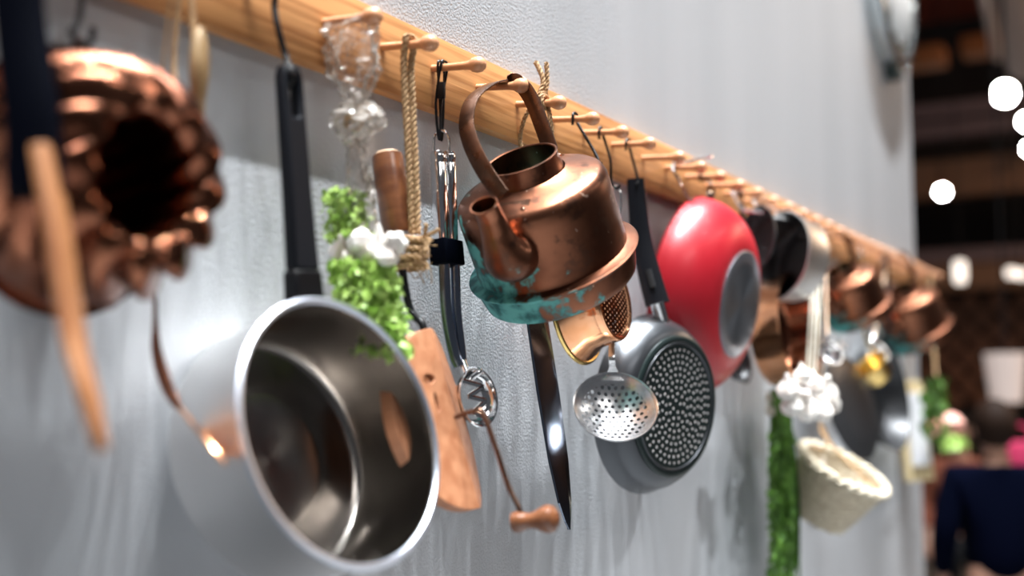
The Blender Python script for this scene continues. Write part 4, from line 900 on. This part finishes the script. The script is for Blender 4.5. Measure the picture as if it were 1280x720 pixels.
# ------------------------------------------------------------------ people
def skinned(name, joints, edges, m, parent, sub=2):
    me = bpy.data.meshes.new(name); me.from_pydata([V(j[0]) for j in joints], edges, []); me.materials.append(m); o = bpy.data.objects.new(name, me); COL.objects.link(o); o.parent = parent
    s = o.modifiers.new('skin', 'SKIN'); s.use_smooth_shade = True
    for v, j in zip(me.skin_vertices[0].data, joints): r_ = j[1]; v.radius = r_ if isinstance(r_, tuple) else (r_, r_)
    me.skin_vertices[0].data[0].use_root = True
    ss = o.modifiers.new('sub', 'SUBSURF'); ss.levels = sub; ss.render_levels = sub
    return o
def person(loc, rz, h, label, top_m, hair_m, tilt=0.0):
    k = h/1.72; T = Matrix.Translation(loc) @ Matrix.Rotation(rz, 4, 'Z') @ Matrix.Scale(k, 4)
    p = thing('person', label, 'person', T)
    J = []; E = []
    def add(pos, r_, par=None):
        J.append((pos, r_)); 
        if par is not None: E.append((par, len(J)-1))
        return len(J)-1
    pel = add((0, 0, .95), (.13, .10)); wst = add((0, 0, 1.12), (.115, .085), pel); ch = add((0, -.01, 1.30), (.135, .095), wst); nk0 = add((0, .0, 1.43), (.075, .07), ch); nk = add((0, .0, 1.49), (.050, .052), nk0); h0 = add((0, .02, 1.58), (.072, .085), nk); h1 = add((0, .015, 1.65), (.072, .088), h0); add((0, .01, 1.70), (.045, .055), h1)
    for s in (1, -1):
        sh = add((s*.17, 0, 1.38), .055, ch); el = add((s*.235, -.02, 1.12), .042, sh); wr = add((s*.22, .10, .92), .028, el)
        pm = add((s*.215, .14, .86), (.036, .020), wr)
        for f in range(4):
            a = add((s*.215+(f-1.5)*.018, .165, .815-.002*abs(f-1)), .0095, pm); c_ = add((s*.215+(f-1.5)*.018, .168, .785+.006*abs(f-1)), .0085, a); add((s*.215+(f-1.5)*.017, .155, .765+.008*abs(f-1)), .0075, c_)
        a = add((s*.18, .16, .845), .0105, pm); add((s*.172, .175, .815), .009, a)
        hp = add((s*.09, 0, .88), .085, pel); kn_ = add((s*.10, .02, .50), .060, hp); an = add((s*.10, -.01, .10), .040, kn_); add((s*.10, .10, .035), .036, an)
    skinned('body', J, E, M['skin'], p)
    J2 = []; E2 = []
    def add2(pos, r_, par=None):
        J2.append((pos, r_))
        if par is not None: E2.append((par, len(J2)-1))
        return len(J2)-1
    a = add2((0, 0, .90), (.165, .13)); b_ = add2((0, 0, 1.12), (.155, .12), a); c_ = add2((0, -.01, 1.31), (.175, .125), b_); add2((0, .0, 1.44), (.095, .085), c_)
    for s in (1, -1):
        d_ = add2((s*.185, 0, 1.38), .078, c_); e_ = add2((s*.245, -.02, 1.12), .062, d_); add2((s*.224, .085, .95), .046, e_)
    skinned('jacket', J2, E2, M[top_m], p)
    J2.clear(); E2.clear()
    a = add2((0, 0, .94), (.155, .125))
    for s in (1, -1):
        d_ = add2((s*.09, 0, .85), .100, a); e_ = add2((s*.10, .02, .50), .078, d_); add2((s*.10, -.01, .10), .062, e_)
    skinned('trousers', J2, E2, M['trousers'], p)
    for s in (1, -1):
        b = B(); ball(b, (s*.10, .05, .045), .05, (.95, 2.5, .9)); link('shoe', b, M['trousers'], p)
    # hair: cap over skull and nape, leaving the face free
    b = B(); bmesh.ops.create_uvsphere(b, u_segments=28, v_segments=18, radius=1)
    for v in b.verts:
        c = v.co.copy(); q = 1+.03*sin(22*math.atan2(c.y, c.x))
        v.co = V((c.x*.092*q, c.y*.108*q-.004, c.z*.115+1.625))
    bmesh.ops.delete(b, geom=[v for v in b.verts if v.co.y > .062 and v.co.z < 1.675], context='VERTS'); hr = link('hair', b, M[hair_m], p)
    md = hr.modifiers.new('thickness', 'SOLIDIFY'); md.thickness = .006
    b = B()
    lathe(b, [(0, .03), (.006, .025), (.011, .012), (.016, .0), (.012, -.006), (0, -.008)], 12, Matrix.Translation((0, .115, 1.60)) @ Matrix.Scale(.8, 4)); link('nose', b, M['skin'], p)
    for s in (1, -1):
        b = B(); ball(b, (s*.031, .098, 1.632), .011, (1, .6, .7), None, 12, 8); link('eye', b, M['hair'], p)
        b = B(); ball(b, (s*.083, .01, 1.605), .028, (.35, .7, 1.1), None, 12, 8); link('ear', b, M['skin'], p)
    b = B(); ball(b, (0, .103, 1.562), .022, (1, .3, .25), None, 12, 8); link('mouth', b, M['rust'], p)
    return p
hd1 = DP(1243, 535, 4.6)
person((hd1.x, hd1.y, 0), radians(-62), (hd1.z+.10)*1.0, 'person in a navy jacket with dark hair, seen from behind at the lower right', 'jacket', 'hair')
hd2 = DP(1200, 545, 6.6)
person((hd2.x, hd2.y, 0), radians(95), hd2.z+.10, 'person in a rust coloured top further back, near the end of the wall', 'rust', 'hair')
# pink scarfed visitor item: a pink bag on a stand behind
p = DP(1272, 578, 5.6)
bg = thing('pink_bag', 'bright pink shopping bag on a dark stand right of the navy jacket', 'bag', (p.x, p.y, p.z-.10))
b = B(); box(b, tuple(p), (.16, .20, .20), bev=.015); link('bag_body', b, M['hot_pink'], bg, wl(bg))
b = B(); tube(b, smooth([p+V((0, -.06, .09)), p+V((0, -.05, .17)), p+V((0, .05, .17)), p+V((0, .06, .09))], 5), .006, 8); link('bag_handle', b, M['hot_pink'], bg, wl(bg))
sd_ = thing('display_stand', 'dark square display stand under the pink bag', 'stand', (p.x, p.y, 0))
zt = p.z-.10
b = B(); box(b, (p.x, p.y, zt-.02), (.30, .40, .04), bev=.004); link('stand_top', b, M['trousers'], sd_, wl(sd_))
b = B(); box(b, (p.x, p.y, (zt-.04)/2), (.10, .10, zt-.04)); link('post', b, M['trousers'], sd_, wl(sd_))
